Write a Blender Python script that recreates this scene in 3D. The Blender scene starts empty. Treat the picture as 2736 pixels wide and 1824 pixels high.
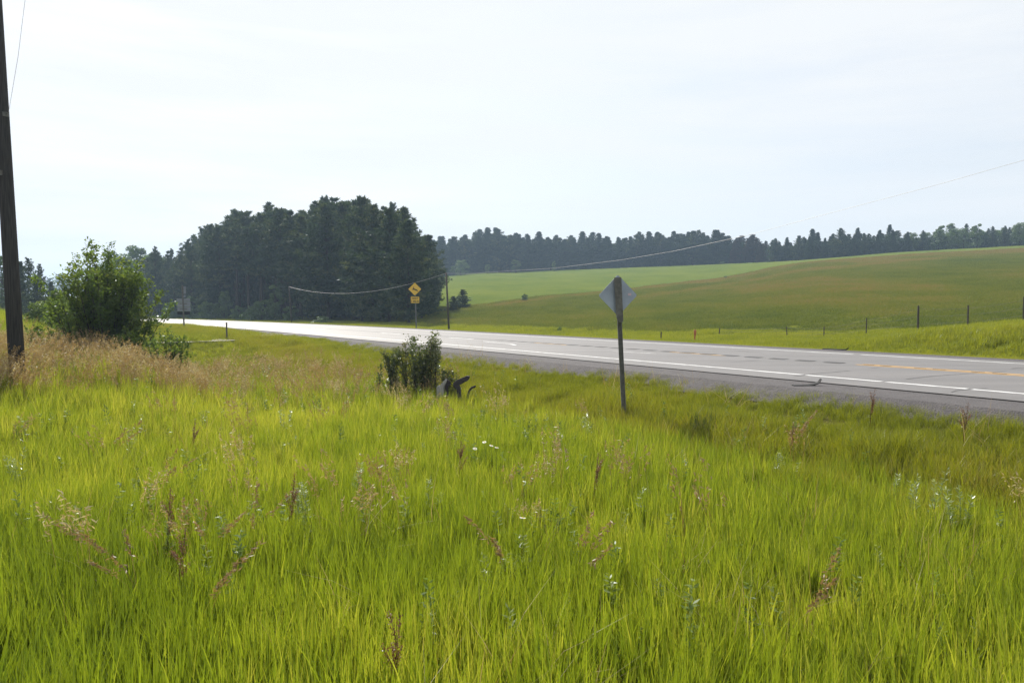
import bpy, math, random
import numpy as np
from mathutils import Vector, Matrix

R = math.radians
rng = np.random.default_rng(7)
random.seed(7)
sc = bpy.context.scene
COL = sc.collection

# ------------------------------------------------------------------ camera
F, CX, CY, HOR = 2128.0, 1368.0, 912.0, 824.0        # focal length and centre in photo pixels, horizon row
PITCH = math.atan((CY - HOR) / F)
CAMZ = 1.6
cam = bpy.data.objects.new("camera", bpy.data.cameras.new("camera"))
COL.objects.link(cam)
cam.data.sensor_width = 36.0
cam.data.lens = 28.0
cam.data.clip_start = 0.1
cam.data.clip_end = 6000.0
cam.location = (0, 0, CAMZ)
cam.rotation_euler = (math.pi / 2 - PITCH, 0, 0)
sc.camera = cam

# ------------------------------------------------------------------ sky, sun, exposure
SUN_AZ, SUN_EL = -24.0, 43.0                          # degrees: azimuth from +Y towards +X, elevation
w = bpy.data.worlds.new("World"); sc.world = w; w.use_nodes = True
nt = w.node_tree; nt.nodes.clear()
def N(nt, typ, **kw):
    n = nt.nodes.new(typ)
    for k, v in kw.items():
        setattr(n, k, v)
    return n
out = N(nt, "ShaderNodeOutputWorld"); bg = N(nt, "ShaderNodeBackground"); bg.inputs[1].default_value = 0.10
sky = N(nt, "ShaderNodeTexSky", sky_type='NISHITA', sun_disc=False)
sky.sun_elevation = R(SUN_EL); sky.sun_rotation = R(SUN_AZ)
sky.air_density = 1.0; sky.dust_density = 2.0; sky.ozone_density = 1.5
tc = N(nt, "ShaderNodeTexCoord"); mp = N(nt, "ShaderNodeMapping")
mp.inputs["Scale"].default_value = (1.1, 1.1, 9.0); mp.inputs["Rotation"].default_value = (R(3), R(-4), 0)
nz = N(nt, "ShaderNodeTexNoise"); nz.inputs["Scale"].default_value = 1.6; nz.inputs["Detail"].default_value = 7.0
nz.inputs["Roughness"].default_value = 0.55; nz.inputs["Distortion"].default_value = 0.3
rp = N(nt, "ShaderNodeValToRGB")
rp.color_ramp.elements[0].position = 0.30; rp.color_ramp.elements[0].color = (0.60,) * 3 + (1,)
rp.color_ramp.elements[1].position = 0.62; rp.color_ramp.elements[1].color = (1.0,) * 3 + (1,)
mx = N(nt, "ShaderNodeMix", data_type='RGBA')
mx.inputs[7].default_value = (6.75, 6.88, 6.98, 1)       # thin veil of sunlit cirrus
nt.links.new(tc.outputs["Generated"], mp.inputs[0]); nt.links.new(mp.outputs[0], nz.inputs["Vector"])
nt.links.new(nz.outputs[0], rp.inputs[0]); nt.links.new(rp.outputs[0], mx.inputs[0])
nt.links.new(sky.outputs[0], mx.inputs[6]); nt.links.new(mx.outputs[2], bg.inputs[0]); nt.links.new(bg.outputs[0], out.inputs[0])

sun = bpy.data.objects.new("sun", bpy.data.lights.new("sun", 'SUN')); COL.objects.link(sun)
sun.data.energy = 5.0; sun.data.angle = R(0.6); sun.data.color = (1.0, 0.95, 0.86)
sdir = Vector((math.sin(R(SUN_AZ)) * math.cos(R(SUN_EL)), math.cos(R(SUN_AZ)) * math.cos(R(SUN_EL)), math.sin(R(SUN_EL))))
sun.rotation_euler = sdir.to_track_quat('Z', 'Y').to_euler()
sun.location = sdir * 60
sc.view_settings.view_transform = 'Standard'; sc.view_settings.look = 'None'
sc.view_settings.exposure = 0.47; sc.view_settings.gamma = 1.0
sc.cycles.use_denoising = True; sc.cycles.denoising_prefilter = 'NONE'
sc.cycles.max_bounces = 5; sc.cycles.diffuse_bounces = 2; sc.cycles.transmission_bounces = 3; sc.cycles.glossy_bounces = 2
sc.cycles.volume_bounces = 0; sc.cycles.sample_clamp_indirect = 6.0

# ------------------------------------------------------------------ helpers: view geometry
_cp, _sp = math.cos(PITCH), math.sin(PITCH)
def at(px, py, Y):
    """world point seen at photo pixel (px, py) in the upright plane Y metres ahead"""
    u = (px - CX) / F; v = (CY - py) / F
    k = Y / (_cp + v * _sp)
    return Vector((u * k, Y, CAMZ + (-_sp + v * _cp) * k))
def pix(x, y, z):
    dz = z - CAMZ
    fw = y * _cp - dz * _sp; up = y * _sp + dz * _cp
    return CX + F * x / fw, CY - F * up / fw
def sm(a):
    a = np.clip(a, 0, 1); return a * a * (3 - 2 * a)

# value noise for zones and patches
_tab = rng.random((256, 256))
def vnoise(x, y, s):
    x = np.asarray(x) / s; y = np.asarray(y) / s
    xi = np.floor(x).astype(int); yi = np.floor(y).astype(int)
    fx = sm(x - xi); fy = sm(y - yi)
    g = lambda a, b: _tab[a & 255, b & 255]
    return (g(xi, yi) * (1 - fx) + g(xi + 1, yi) * fx) * (1 - fy) + (g(xi, yi + 1) * (1 - fx) + g(xi + 1, yi + 1) * fx) * fy
def fbm(x, y, s):
    return (vnoise(x, y, s) + 0.5 * vnoise(x + 31, y + 17, s / 2.1) + 0.25 * vnoise(x + 5, y + 91, s / 4.3)) / 1.75

# ------------------------------------------------------------------ terrain: road axes s (across), t (along)
UX, UY = -0.519, 0.855
NX, NY = 0.855, 0.519
def shift(t):
    q = np.clip(t - 50, 0, 100)
    return 0.00107 * q * q + 0.214 * np.maximum(t - 150, 0)
def st(x, y):
    s = NX * x + NY * y; t = UX * x + UY * y
    return s + shift(t), t
def xy(s, t):
    s0 = s - shift(t)
    return s0 * NX + t * UX, s0 * NY + t * UY
S_G0, S_P0, S_L0, S_C, S_L1, S_P1, S_G1 = 13.25, 14.62, 15.95, 20.35, 24.6, 25.6, 27.1

_pxk = np.array([-2500, -500, 400, 800, 1100, 1250, 1388, 1592, 1950, 2135, 2400, 2736, 3600, 5000.])
_dB = np.array([300, 300, 230, 160, 115, 118, 130, 150, 190, 205, 215, 220, 220, 220.])
_zB = np.array([2, 2, 1, .6, 1.2, 1.75, 2.9, 4.4, 8.75, 13.35, 15.8, 17.8, 22, 24.])
_dT = np.array([450, 450, 420, 330, 300, 300, 305, 308, 300, 260, 250, 245, 250, 250.])
_zT = np.array([8, 8, 8, 8, 12, 15, 15.6, 17, 18.5, 17.2, 19.3, 21.0, 25, 27.])
_fine = np.arange(-2500, 5001, 10.)
def _smooth(v):
    f = np.interp(_fine, _pxk, v); k = np.ones(17) / 17
    g = np.convolve(np.pad(f, 8, mode='edge'), k, 'valid'); return g
_fdB, _fzB, _fdT, _fzT = map(_smooth, (_dB, _zB, _dT, _zT))
_fd0 = []
for p in _fine:
    u = (p - CX) / F; dd = np.linspace(20, 260, 480); s_, t_ = st(u * dd, dd)
    ok = np.nonzero(s_ > 33)[0]; _fd0.append(dd[ok[0]] if len(ok) else 260.)
_fd0 = np.minimum(np.array(_fd0), _fdB - 25)
def hill_knots(px):
    i = lambda a: np.interp(px, _fine, a)
    return i(_fd0), i(_fdB), i(_fzB), i(_fdT), i(_fzT)
def ground(x, y):
    x = np.asarray(x, float); y = np.asarray(y, float)
    s, t = st(x, y)
    # near side: field, rise to the left, mound
    a = -1.15 + 1.15 * sm((t - 30) / 17)
    b = -1.15 + 1.1 * sm((t - 12) / 14) * sm((5 - s) / 3.5) + 1.75 * sm((t - 27) / 22) * sm((3 - s) / 7)
    zf = np.maximum(a, b) + 0.10 * (fbm(x, y, 6.0) - 0.5)
    near = zf + (-0.06 - zf) * np.clip((s - 10.3) / 3.3, 0, 1) ** .9
    # far side: verge, berm, hill
    verge = -0.04 - 0.28 * sm((s - 27.0) / 2.0)
    hb = np.interp(t, [-40, 5, 11, 16, 19.5, 23, 27, 31, 38], [2.3, 1.8, 1.4, 1.22, .86, .50, .20, .05, 0])
    berm = hb * sm((s - 27.6) / 5.2) * (1 - 0.9 * sm((s - 33.5) / 16))
    ys = np.maximum(y, 1.0)
    px = CX + F * np.clip(x / ys, -1.8, 1.7)
    d0, dB, zB, dT, zT = hill_knots(px)
    k1 = np.clip((y - d0) / (dB - d0), 0, 1)
    k2 = np.clip((y - dB) / (dT - dB), 0, 1)
    inc = (zB + 0.32) * (0.85 * k1 + 0.15 * k1 * k1) + (zT - zB) * k2
    inc = inc + 0.5 * (fbm(x, y, 28.0) - 0.5) * sm((y - d0) / 30) * (1 - k2)
    hill = np.where(y > 5, inc, 0) * sm((s - 31) / 4)
    far = verge + berm + hill
    z = np.where(s < 20, near, far)
    z = np.where((s > S_G0) & (s < S_G1), np.minimum(z, -0.04) - 0.12 * sm(np.minimum(s - S_G0, S_G1 - s) / 0.5), z)
    return z
def gz(x, y):
    return float(ground(np.array([x]), np.array([y]))[0])
def hit(px, py, h=0.0, d0=3.0, d1=400.0):
    """first place where the ray of pixel (px, py) comes within h of the ground"""
    d = np.exp(np.linspace(math.log(d0), math.log(d1), 1500))
    u = (px - CX) / F; v = (CY - py) / F
    k = d / (_cp + v * _sp); x = u * k; z = CAMZ + (-_sp + v * _cp) * k
    g = ground(x, d) + h
    i = np.nonzero(z <= g)[0]; i = i[0] if len(i) else -1
    return float(x[i]), float(d[i]), float(g[i] - h)

# ------------------------------------------------------------------ helpers: meshes and objects
def np_mesh(name, V, Fc, mats=(), attrs=None, fmat=None, smooth=False):
    me = bpy.data.meshes.new(name)
    V = np.asarray(V, float)
    me.from_pydata(V.tolist(), [], [tuple(f) for f in (Fc.tolist() if hasattr(Fc, "tolist") else Fc)])
    for m in (mats if isinstance(mats, (list, tuple)) else [mats]):
        me.materials.append(m)
    for k, a in (attrs or {}).items():
        at_ = me.attributes.new(k, 'FLOAT', 'POINT'); at_.data.foreach_set("value", np.asarray(a, np.float32))
    if fmat is not None:
        me.polygons.foreach_set("material_index", np.asarray(fmat, np.int32))
    if smooth:
        me.polygons.foreach_set("use_smooth", np.ones(len(me.polygons), bool))
    me.update()
    return me
def obj(name, me, parent=None, loc=(0, 0, 0), rot=(0, 0, 0), scale=1.0):
    o = bpy.data.objects.new(name, me); COL.objects.link(o)
    o.location = loc; o.rotation_euler = rot
    o.scale = (scale,) * 3 if not hasattr(scale, "__len__") else scale
    if parent is not None: o.parent = parent
    return o
def tag(o, label=None, cat=None, group=None, kind=None):
    if label: o["label"] = label
    if cat: o["category"] = cat
    if group: o["group"] = group
    if kind: o["kind"] = kind
    return o
def empty(name, loc, rz=0.0):
    o = bpy.data.objects.new(name, None); COL.objects.link(o)
    o.location = loc; o.rotation_euler = (0, 0, rz); o.empty_display_size = 0.2
    return o
class MB:
    def __init__(s): s.v = []; s.f = []
    def add(s, v, f):
        b = len(s.v); s.v += [tuple(p) for p in v]; s.f += [tuple(i + b for i in q) for q in f]; return s
    def box(s, c, d, M=None):
        x, y, z = (k / 2 for k in d)
        v = [Vector((sx * x, sy * y, sz * z)) for sx in (-1, 1) for sy in (-1, 1) for sz in (-1, 1)]
        v = [(M @ p if M else p) + Vector(c) for p in v]
        return s.add(v, [(0, 1, 3, 2), (4, 6, 7, 5), (0, 4, 5, 1), (2, 3, 7, 6), (0, 2, 6, 4), (1, 5, 7, 3)])
    def tube(s, pts, rad, n=8, cap=True):
        pts = [Vector(p) for p in pts]; rad = rad if hasattr(rad, "__len__") else [rad] * len(pts)
        b = len(s.v); v = []; f = []
        for i, p in enumerate(pts):
            d = (pts[min(i + 1, len(pts) - 1)] - pts[max(i - 1, 0)]).normalized()
            a = d.orthogonal().normalized() if abs(d.z) > .99 else d.cross(Vector((0, 0, 1))).normalized()
            c = d.cross(a)
            for k in range(n):
                an = 2 * math.pi * k / n; v.append(p + (a * math.cos(an) + c * math.sin(an)) * rad[i])
        for i in range(len(pts) - 1):
            for k in range(n):
                f.append((i * n + k, i * n + (k + 1) % n, (i + 1) * n + (k + 1) % n, (i + 1) * n + k))
        if cap:
            f.append(tuple(range(n))[::-1]); f.append(tuple((len(pts) - 1) * n + k for k in range(n)))
        return s.add(v, f)
    def prism(s, poly, y0, y1):
        """polygon in the local XZ plane pushed from y0 to y1"""
        n = len(poly); v = [(a, y0, b) for a, b in poly] + [(a, y1, b) for a, b in poly]
        f = [tuple(range(n)), tuple(range(2 * n - 1, n - 1, -1))] + [(i, i + n, (i + 1) % n + n, (i + 1) % n) for i in range(n)]
        return s.add(v, f)
    def mesh(s, name, mat, smooth=False):
        return np_mesh(name, s.v, s.f, mat, smooth=smooth)
    def build(s, name, mat, parent=None, loc=(0, 0, 0), rot=(0, 0, 0), smooth=False):
        return obj(name, s.mesh(name, mat, smooth), parent, loc, rot)

# ------------------------------------------------------------------ materials
def mat(name, col, rough=0.8, spec=0.3, metal=0.0, var=0.0, scale=8.0, bump=0.0, col2=None, stretch=None):
    m = bpy.data.materials.new(name); m.use_nodes = True; n = m.node_tree; p = n.nodes["Principled BSDF"]
    p.inputs["Base Color"].default_value = (*col, 1); p.inputs["Roughness"].default_value = rough
    p.inputs["Specular IOR Level"].default_value = spec; p.inputs["Metallic"].default_value = metal
    if var or col2 or bump:
        t = N(n, "ShaderNodeTexCoord"); mpn = N(n, "ShaderNodeMapping")
        if stretch: mpn.inputs["Scale"].default_value = stretch
        z = N(n, "ShaderNodeTexNoise"); z.inputs["Scale"].default_value = scale; z.inputs["Detail"].default_value = 6
        n.links.new(t.outputs["Object"], mpn.inputs[0]); n.links.new(mpn.outputs[0], z.inputs["Vector"])
        r = N(n, "ShaderNodeValToRGB"); c2 = col2 or tuple(c * (1 - var) for c in col)
        r.color_ramp.elements[0].position = .36; r.color_ramp.elements[0].color = (*c2, 1)
        r.color_ramp.elements[1].position = .64; r.color_ramp.elements[1].color = (*col, 1)
        n.links.new(z.outputs[0], r.inputs[0]); n.links.new(r.outputs[0], p.inputs["Base Color"])
        if bump:
            b = N(n, "ShaderNodeBump"); b.inputs["Strength"].default_value = bump; b.inputs["Distance"].default_value = .02
            n.links.new(z.outputs[0], b.inputs["Height"]); n.links.new(b.outputs[0], p.inputs["Normal"])
    return m
def leaf_mat(name, ca, cb, cc=None, trans=0.4, tcol=1.6, gloss=0.05, attr="lv", rough=.45, inst=0.5, tip=None):
    """foliage: colour runs ca..cb(..cc) by per-leaf value and per-plant tint, part of the light passes through"""
    m = bpy.data.materials.new(name); m.use_nodes = True; n = m.node_tree; n.nodes.clear(); L = n.links.new
    o = N(n, "ShaderNodeOutputMaterial"); a = N(n, "ShaderNodeAttribute", attribute_name=attr)
    i = N(n, "ShaderNodeAttribute", attribute_name="tint", attribute_type='INSTANCER')
    oi = N(n, "ShaderNodeObjectInfo")
    r = N(n, "ShaderNodeValToRGB"); e = r.color_ramp.elements
    e[0].color = (*ca, 1); e[1].color = (*cb, 1)
    if cc: e[1].position = .6; e.new(1.0).color = (*cc, 1)
    q = N(n, "ShaderNodeMath", operation='MULTIPLY_ADD'); q.inputs[1].default_value = 1.0 - inst
    s2 = N(n, "ShaderNodeMath", operation='MULTIPLY'); s2.inputs[1].default_value = inst
    L(a.outputs["Fac"], q.inputs[0]); L(i.outputs["Fac"], s2.inputs[0]); L(s2.outputs[0], q.inputs[2])
    L(q.outputs[0], r.inputs[0])
    col = r.outputs[0]
    d = N(n, "ShaderNodeBsdfDiffuse"); t = N(n, "ShaderNodeBsdfTranslucent"); g = N(n, "ShaderNodeBsdfGlossy")
    g.inputs["Roughness"].default_value = rough; g.inputs["Color"].default_value = (.9, .95, 1, 1)
    mc = N(n, "ShaderNodeMix", data_type='RGBA', blend_type='MULTIPLY'); mc.inputs[0].default_value = 1
    mc.inputs[7].default_value = (tcol, tcol * .98, tcol * .62, 1)
    L(col, mc.inputs[6]); L(mc.outputs[2], t.inputs[0]); L(col, d.inputs[0])
    m1 = N(n, "ShaderNodeMixShader"); m1.inputs[0].default_value = trans
    L(d.outputs[0], m1.inputs[1]); L(t.outputs[0], m1.inputs[2])
    m2 = N(n, "ShaderNodeMixShader"); m2.inputs[0].default_value = gloss
    L(m1.outputs[0], m2.inputs[1]); L(g.outputs[0], m2.inputs[2]); L(m2.outputs[0], o.inputs[0])
    return m

M_GRASS = leaf_mat("meadow grass", (.034, .074, .006), (.186, .232, .014), (.42, .39, .060), trans=.43, tcol=1.85, gloss=.02)
M_SLOPE = leaf_mat("roadside grass", (.080, .110, .008), (.225, .240, .012), (.25, .17, .055), trans=.40, tcol=1.6, gloss=.03)
M_VERGE = leaf_mat("verge grass", (.080, .120, .008), (.27, .285, .016), (.27, .22, .05), trans=.40, tcol=1.6, gloss=.03)
M_HILL = leaf_mat("pasture grass", (.044, .082, .014), (.162, .180, .024), (.265, .150, .075), trans=.35, tcol=1.5, gloss=.02)
M_SEED = leaf_mat("seed heads", (.20, .115, .045), (.33, .23, .105), (.52, .45, .28), trans=.35, tcol=1.3, gloss=.035)
M_PINE = leaf_mat("pine needles", (.010, .024, .013), (.042, .070, .028), (.13, .145, .055), trans=.22, tcol=1.6, gloss=.03, inst=0)
M_SPRUCE = leaf_mat("spruce needles", (.011, .027, .013), (.034, .062, .024), (.070, .105, .036), trans=.2, tcol=1.5, gloss=.03, inst=0)
M_LEAF = leaf_mat("broad leaves", (.030, .062, .014), (.075, .125, .022), (.14, .19, .035), trans=.38, tcol=1.7, gloss=.05, inst=0)
M_BUSH = leaf_mat("bush leaves", (.036, .067, .015), (.088, .130, .026), (.170, .195, .040), trans=.48, tcol=1.9, gloss=.015, rough=.3, inst=0)
M_SHRUB = leaf_mat("willow leaves", (.026, .048, .014), (.085, .110, .024), (.19, .15, .06), trans=.36, tcol=1.6, gloss=.05, rough=.3, inst=0)
M_WEED = leaf_mat("weed leaves", (.10, .16, .035), (.17, .23, .06), (.30, .33, .17), trans=.40, tcol=1.5, gloss=.05, rough=.35, inst=0)
M_DOCK = leaf_mat("rust seed stalks", (.12, .045, .02), (.22, .10, .045), (.30, .17, .08), trans=.25, tcol=1.3, gloss=.05, inst=0)
M_BARK = mat("bark", (.075, .058, .045), .9, .2, var=.5, scale=6, bump=.4, stretch=(4, 4, .6))
M_POLE = mat("weathered pole wood", (.056, .050, .045), .85, .25, col2=(.026, .024, .023), scale=5, bump=.4, stretch=(14, 14, .35))
M_POST = mat("old post wood", (.10, .085, .07), .9, .2, col2=(.05, .043, .037), scale=7, bump=.3, stretch=(6, 6, .5))
M_STEEL = mat("dull galvanised steel", (.17, .17, .165), .6, .4, metal=.3, var=.35, scale=14)
M_STEELD = mat("brown weathered steel", (.15, .145, .13), .7, .35, var=.4, scale=11)
M_ALU = mat("bare aluminium sheet", (.36, .41, .49), .55, .5, metal=.15, var=.25, scale=2.2)
M_YEL = mat("yellow sign sheeting", (.72, .46, .045), .5, .4, var=.08, scale=4)
M_BLK = mat("black sign ink", (.012, .012, .012), .5, .3)
M_ORANGE = mat("orange plastic", (.42, .12, .05), .5, .4, var=.2, scale=9)
M_WIRE = mat("bright cable", (.40, .39, .39), .55, .4, metal=.2)
M_RUBBER = mat("torn rubber", (.012, .012, .013), .75, .3, var=.4, scale=20, bump=.4)
M_DEADW = mat("dark dead wood", (.055, .045, .045), .85, .25, col2=(.028, .024, .026), scale=12, bump=.5, stretch=(.5, 4, 4))
M_GREYW = mat("grey weathered wood", (.36, .35, .34), .8, .3, col2=(.20, .19, .18), scale=10, bump=.4, stretch=(6, 6, .6))
M_WHITE = mat("white petals", (.80, .80, .76), .6, .3)
M_STEM = mat("green stems", (.10, .15, .03), .6, .3)

def ground_mat():
    m = bpy.data.materials.new("grassland ground"); m.use_nodes = True; n = m.node_tree; L = n.links.new
    p = n.nodes["Principled BSDF"]; p.inputs["Roughness"].default_value = 1.0; p.inputs["Specular IOR Level"].default_value = 0.0
    A = lambda k: N(n, "ShaderNodeAttribute", attribute_name=k).outputs["Fac"]
    g = N(n, "ShaderNodeNewGeometry")
    def noise(scale, det=6, sx=1, sy=1):
        mm = N(n, "ShaderNodeMapping"); mm.inputs["Scale"].default_value = (sx, sy, 1); z = N(n, "ShaderNodeTexNoise")
        z.inputs["Scale"].default_value = scale; z.inputs["Detail"].default_value = det; z.inputs["Roughness"].default_value = .65
        L(g.outputs["Position"], mm.inputs[0]); L(mm.outputs[0], z.inputs["Vector"]); return z.outputs[0]
    def ramp(f, a, b, p0=.35, p1=.65):
        r = N(n, "ShaderNodeValToRGB"); e = r.color_ramp.elements
        e[0].position = p0; e[0].color = (*a, 1); e[1].position = p1; e[1].color = (*b, 1); L(f, r.inputs[0]); return r.outputs[0]
    def mix(f, a, b):
        q = N(n, "ShaderNodeMix", data_type='RGBA'); L(f, q.inputs[0]); L(a, q.inputs[6]); L(b, q.inputs[7]); return q.outputs[2]
    n1 = noise(.35); n2 = noise(.06, 8); n3 = noise(1.6, 8); n4 = noise(.09, 7, 1, .45)
    field = ramp(n3, (.030, .038, .012), (.070, .075, .018))
    dry = ramp(n3, (.085, .080, .025), (.15, .14, .035))
    verge = ramp(n3, (.095, .115, .016), (.17, .19, .024))
    olive = mix(n3, ramp(n2, (.105, .130, .018), (.165, .180, .024)), ramp(n1, (.080, .105, .016), (.180, .185, .030)))
    brown = ramp(n1, (.17, .115, .034), (.24, .13, .055))
    green = mix(n3, ramp(n2, (.090, .130, .026), (.125, .155, .030)), ramp(n4, (.075, .112, .022), (.150, .172, .034)))
    c = mix(A("dry"), field, dry); c = mix(A("verge"), c, verge); c = mix(A("olive"), c, olive)
    c = mix(A("far"), c, green); c = mix(A("brown"), c, brown)
    L(c, p.inputs["Base Color"])
    b = N(n, "ShaderNodeBump"); b.inputs["Strength"].default_value = .9; b.inputs["Distance"].default_value = .35
    ad = N(n, "ShaderNodeMath", operation='ADD'); L(n3, ad.inputs[0]); L(n1, ad.inputs[1])
    L(ad.outputs[0], b.inputs["Height"]); L(b.outputs[0], p.inputs["Normal"])
    return m
def road_mat():
    m = bpy.data.materials.new("worn asphalt"); m.use_nodes = True; n = m.node_tree; L = n.links.new
    p = n.nodes["Principled BSDF"]; p.inputs["Specular IOR Level"].default_value = .5
    tx = N(n, "ShaderNodeTexCoord"); mm = N(n, "ShaderNodeMapping")
    mm.inputs["Rotation"].default_value = (0, 0, math.atan2(-UY, UX) ); mm.inputs["Scale"].default_value = (.03, 1.1, 1)
    z = N(n, "ShaderNodeTexNoise"); z.inputs["Scale"].default_value = 1.1; z.inputs["Detail"].default_value = 5
    z2 = N(n, "ShaderNodeTexNoise"); z2.inputs["Scale"].default_value = 30; z2.inputs["Detail"].default_value = 8
    z3 = N(n, "ShaderNodeTexNoise"); z3.inputs["Scale"].default_value = .5; z3.inputs["Detail"].default_value = 7
    L(tx.outputs["Object"], mm.inputs[0]); L(mm.outputs[0], z.inputs["Vector"])
    L(tx.outputs["Object"], z2.inputs["Vector"]); L(tx.outputs["Object"], z3.inputs["Vector"])
    r = N(n, "ShaderNodeValToRGB"); e = r.color_ramp.elements
    e[0].position = .3; e[0].color = (.092, .084, .081, 1); e[1].position = .7; e[1].color = (.172, .157, .150, 1)
    q = N(n, "ShaderNodeMath", operation='MULTIPLY_ADD'); q.inputs[1].default_value = .55; q2 = N(n, "ShaderNodeMath", operation='MULTIPLY'); q2.inputs[1].default_value = .25
    q3 = N(n, "ShaderNodeMath", operation='MULTIPLY_ADD'); q3.inputs[1].default_value = .2
    L(z2.outputs[0], q2.inputs[0]); L(z3.outputs[0], q3.inputs[0]); L(q2.outputs[0], q3.inputs[2])
    L(z.outputs[0], q.inputs[0]); L(q3.outputs[0], q.inputs[2]); L(q.outputs[0], r.inputs[0]); L(r.outputs[0], p.inputs["Base Color"])
    p.inputs["Roughness"].default_value = .52
    b = N(n, "ShaderNodeBump"); b.inputs["Strength"].default_value = .25; b.inputs["Distance"].default_value = .006
    L(z2.outputs[0], b.inputs["Height"]); L(b.outputs[0], p.inputs["Normal"])
    return m
def gravel_mat():
    m = bpy.data.materials.new("gravel"); m.use_nodes = True; n = m.node_tree; L = n.links.new
    p = n.nodes["Principled BSDF"]; p.inputs["Roughness"].default_value = .9
    tx = N(n, "ShaderNodeTexCoord"); v = N(n, "ShaderNodeTexVoronoi"); v.inputs["Scale"].default_value = 38
    z = N(n, "ShaderNodeTexNoise"); z.inputs["Scale"].default_value = 3; z.inputs["Detail"].default_value = 9; z.inputs["Roughness"].default_value = .75
    L(tx.outputs["Object"], v.inputs["Vector"]); L(tx.outputs["Object"], z.inputs["Vector"])
    r = N(n, "ShaderNodeValToRGB"); e = r.color_ramp.elements
    e[0].position = .3; e[0].color = (.025, .022, .024, 1); e[1].position = .7; e[1].color = (.105, .094, .095, 1)
    q = N(n, "ShaderNodeMix", data_type='RGBA'); q.inputs[0].default_value = .45
    L(z.outputs[0], r.inputs[0]); L(r.outputs[0], q.inputs[6])
    r2 = N(n, "ShaderNodeValToRGB"); r2.color_ramp.elements[0].color = (.028, .025, .027, 1); r2.color_ramp.elements[1].color = (.120, .107, .109, 1)
    L(v.outputs["Color"], r2.inputs[0]); L(r2.outputs[0], q.inputs[7]); L(q.outputs[2], p.inputs["Base Color"])
    b = N(n, "ShaderNodeBump"); b.inputs["Strength"].default_value = .7; b.inputs["Distance"].default_value = .02
    L(v.outputs["Distance"], b.inputs["Height"]); L(b.outputs[0], p.inputs["Normal"])
    return m
M_GROUND, M_ROAD, M_GRAVEL = ground_mat(), road_mat(), gravel_mat()
M_LINE = mat("worn white road paint", (.74, .74, .73), .5, .4, col2=(.50, .49, .48), scale=3)
M_YLINE = mat("yellow road paint", (.66, .36, .06), .5, .4, col2=(.50, .27, .05), scale=3)
M_TAR = mat("dark tar", (.068, .063, .062), .6, .4, var=.4, scale=2)
M_EDGE = mat("dark road edge", (.045, .040, .040), .9, .2, var=.4, scale=4)
M_TAR2 = mat("faint tar", (.095, .090, .088), .6, .4, var=.3, scale=2)

# ------------------------------------------------------------------ the ground: one sheet out past the horizon
ang = np.unique(np.concatenate([np.linspace(-44, 44, 620), np.linspace(44, 316, 90)]))
ang = R(1) * ang[:-1] if abs(ang[-1] - 316) < 1e-6 else R(1) * ang
rad = np.concatenate([[0.6], np.exp(np.linspace(math.log(1.5), math.log(620), 300)), [800, 1200, 2200, 4000]])
AA, RR = np.meshgrid(ang, rad)
GX, GY = (np.sin(AA) * RR).ravel(), (np.cos(AA) * RR).ravel()
GZ = ground(GX, GY)
na, nr = len(ang), len(rad)
ii, jj = np.meshgrid(np.arange(nr - 1), np.arange(na), indexing='ij')
jn = (jj + 1) % na
Q = np.stack([ii * na + jj, ii * na + jn, (ii + 1) * na + jn, (ii + 1) * na + jj], -1).reshape(-1, 4)[:, ::-1]
def zones(x, y):
    s, t = st(x, y)
    px = CX + F * np.clip(x / np.maximum(y, 1), -1.8, 1.7)
    d0, dB, zB, dT, zT = hill_knots(px)
    dry = np.where(s < 20, sm((s - 10.2) / .9), 0) + np.where(s < 11, sm((t - 24) / 6) * .7, 0)
    dry = np.clip(dry, 0, 1) * (1 - sm((2 - s) / 3) * sm((t - 30) / 4))
    verge = np.where(s > 20, 1 - sm((s - 33.5) / 3.0), 0)
    olive = np.where(s > 20, sm((s - 33.5) / 3.0), 0)
    jit = (fbm(x, y, 9.0) - .5) * 8
    far = sm((y - dB - 1.0 + jit * .4) / 3.0) * (s > 36)
    # brown bands: along the lip below the far field and a tongue running down the pasture
    k = (y - d0) / (dB - d0)
    lip = np.exp(-((y - dB + 6 + jit) / np.interp(px, [1250, 1500, 1950, 2736], [3.0, 5, 13, 16])) ** 2) * np.interp(px, [1250, 1420, 1700, 2000, 2736], [.35, .75, .75, .7, 1.0])
    kt = np.interp(px, [1700, 1900, 2150, 2450, 2736], [.62, .66, .72, .80, .9])
    tongue = np.exp(-((k - kt + jit * .008) / .055) ** 2) * np.interp(px, [1500, 1800, 2000, 2450, 2600, 2736], [0, .5, .7, .8, .35, .2])
    patch = sm((fbm(x + 200, y * .6, 22.0) - .55) / .12) * .55 * np.interp(px, [1400, 1700, 2736], [.15, .7, .6])
    brown = np.clip((lip + tongue + patch), 0, 1) * olive * (y < dB + 2)
    return dry, verge, olive, far, brown
zn = zones(GX, GY)
ground_o = obj("ground", np_mesh("ground", np.stack([GX, GY, GZ], 1), Q, M_GROUND, dict(zip(("dry", "verge", "olive", "far", "brown"), zn)), smooth=True))
tag(ground_o, kind="structure")

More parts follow.
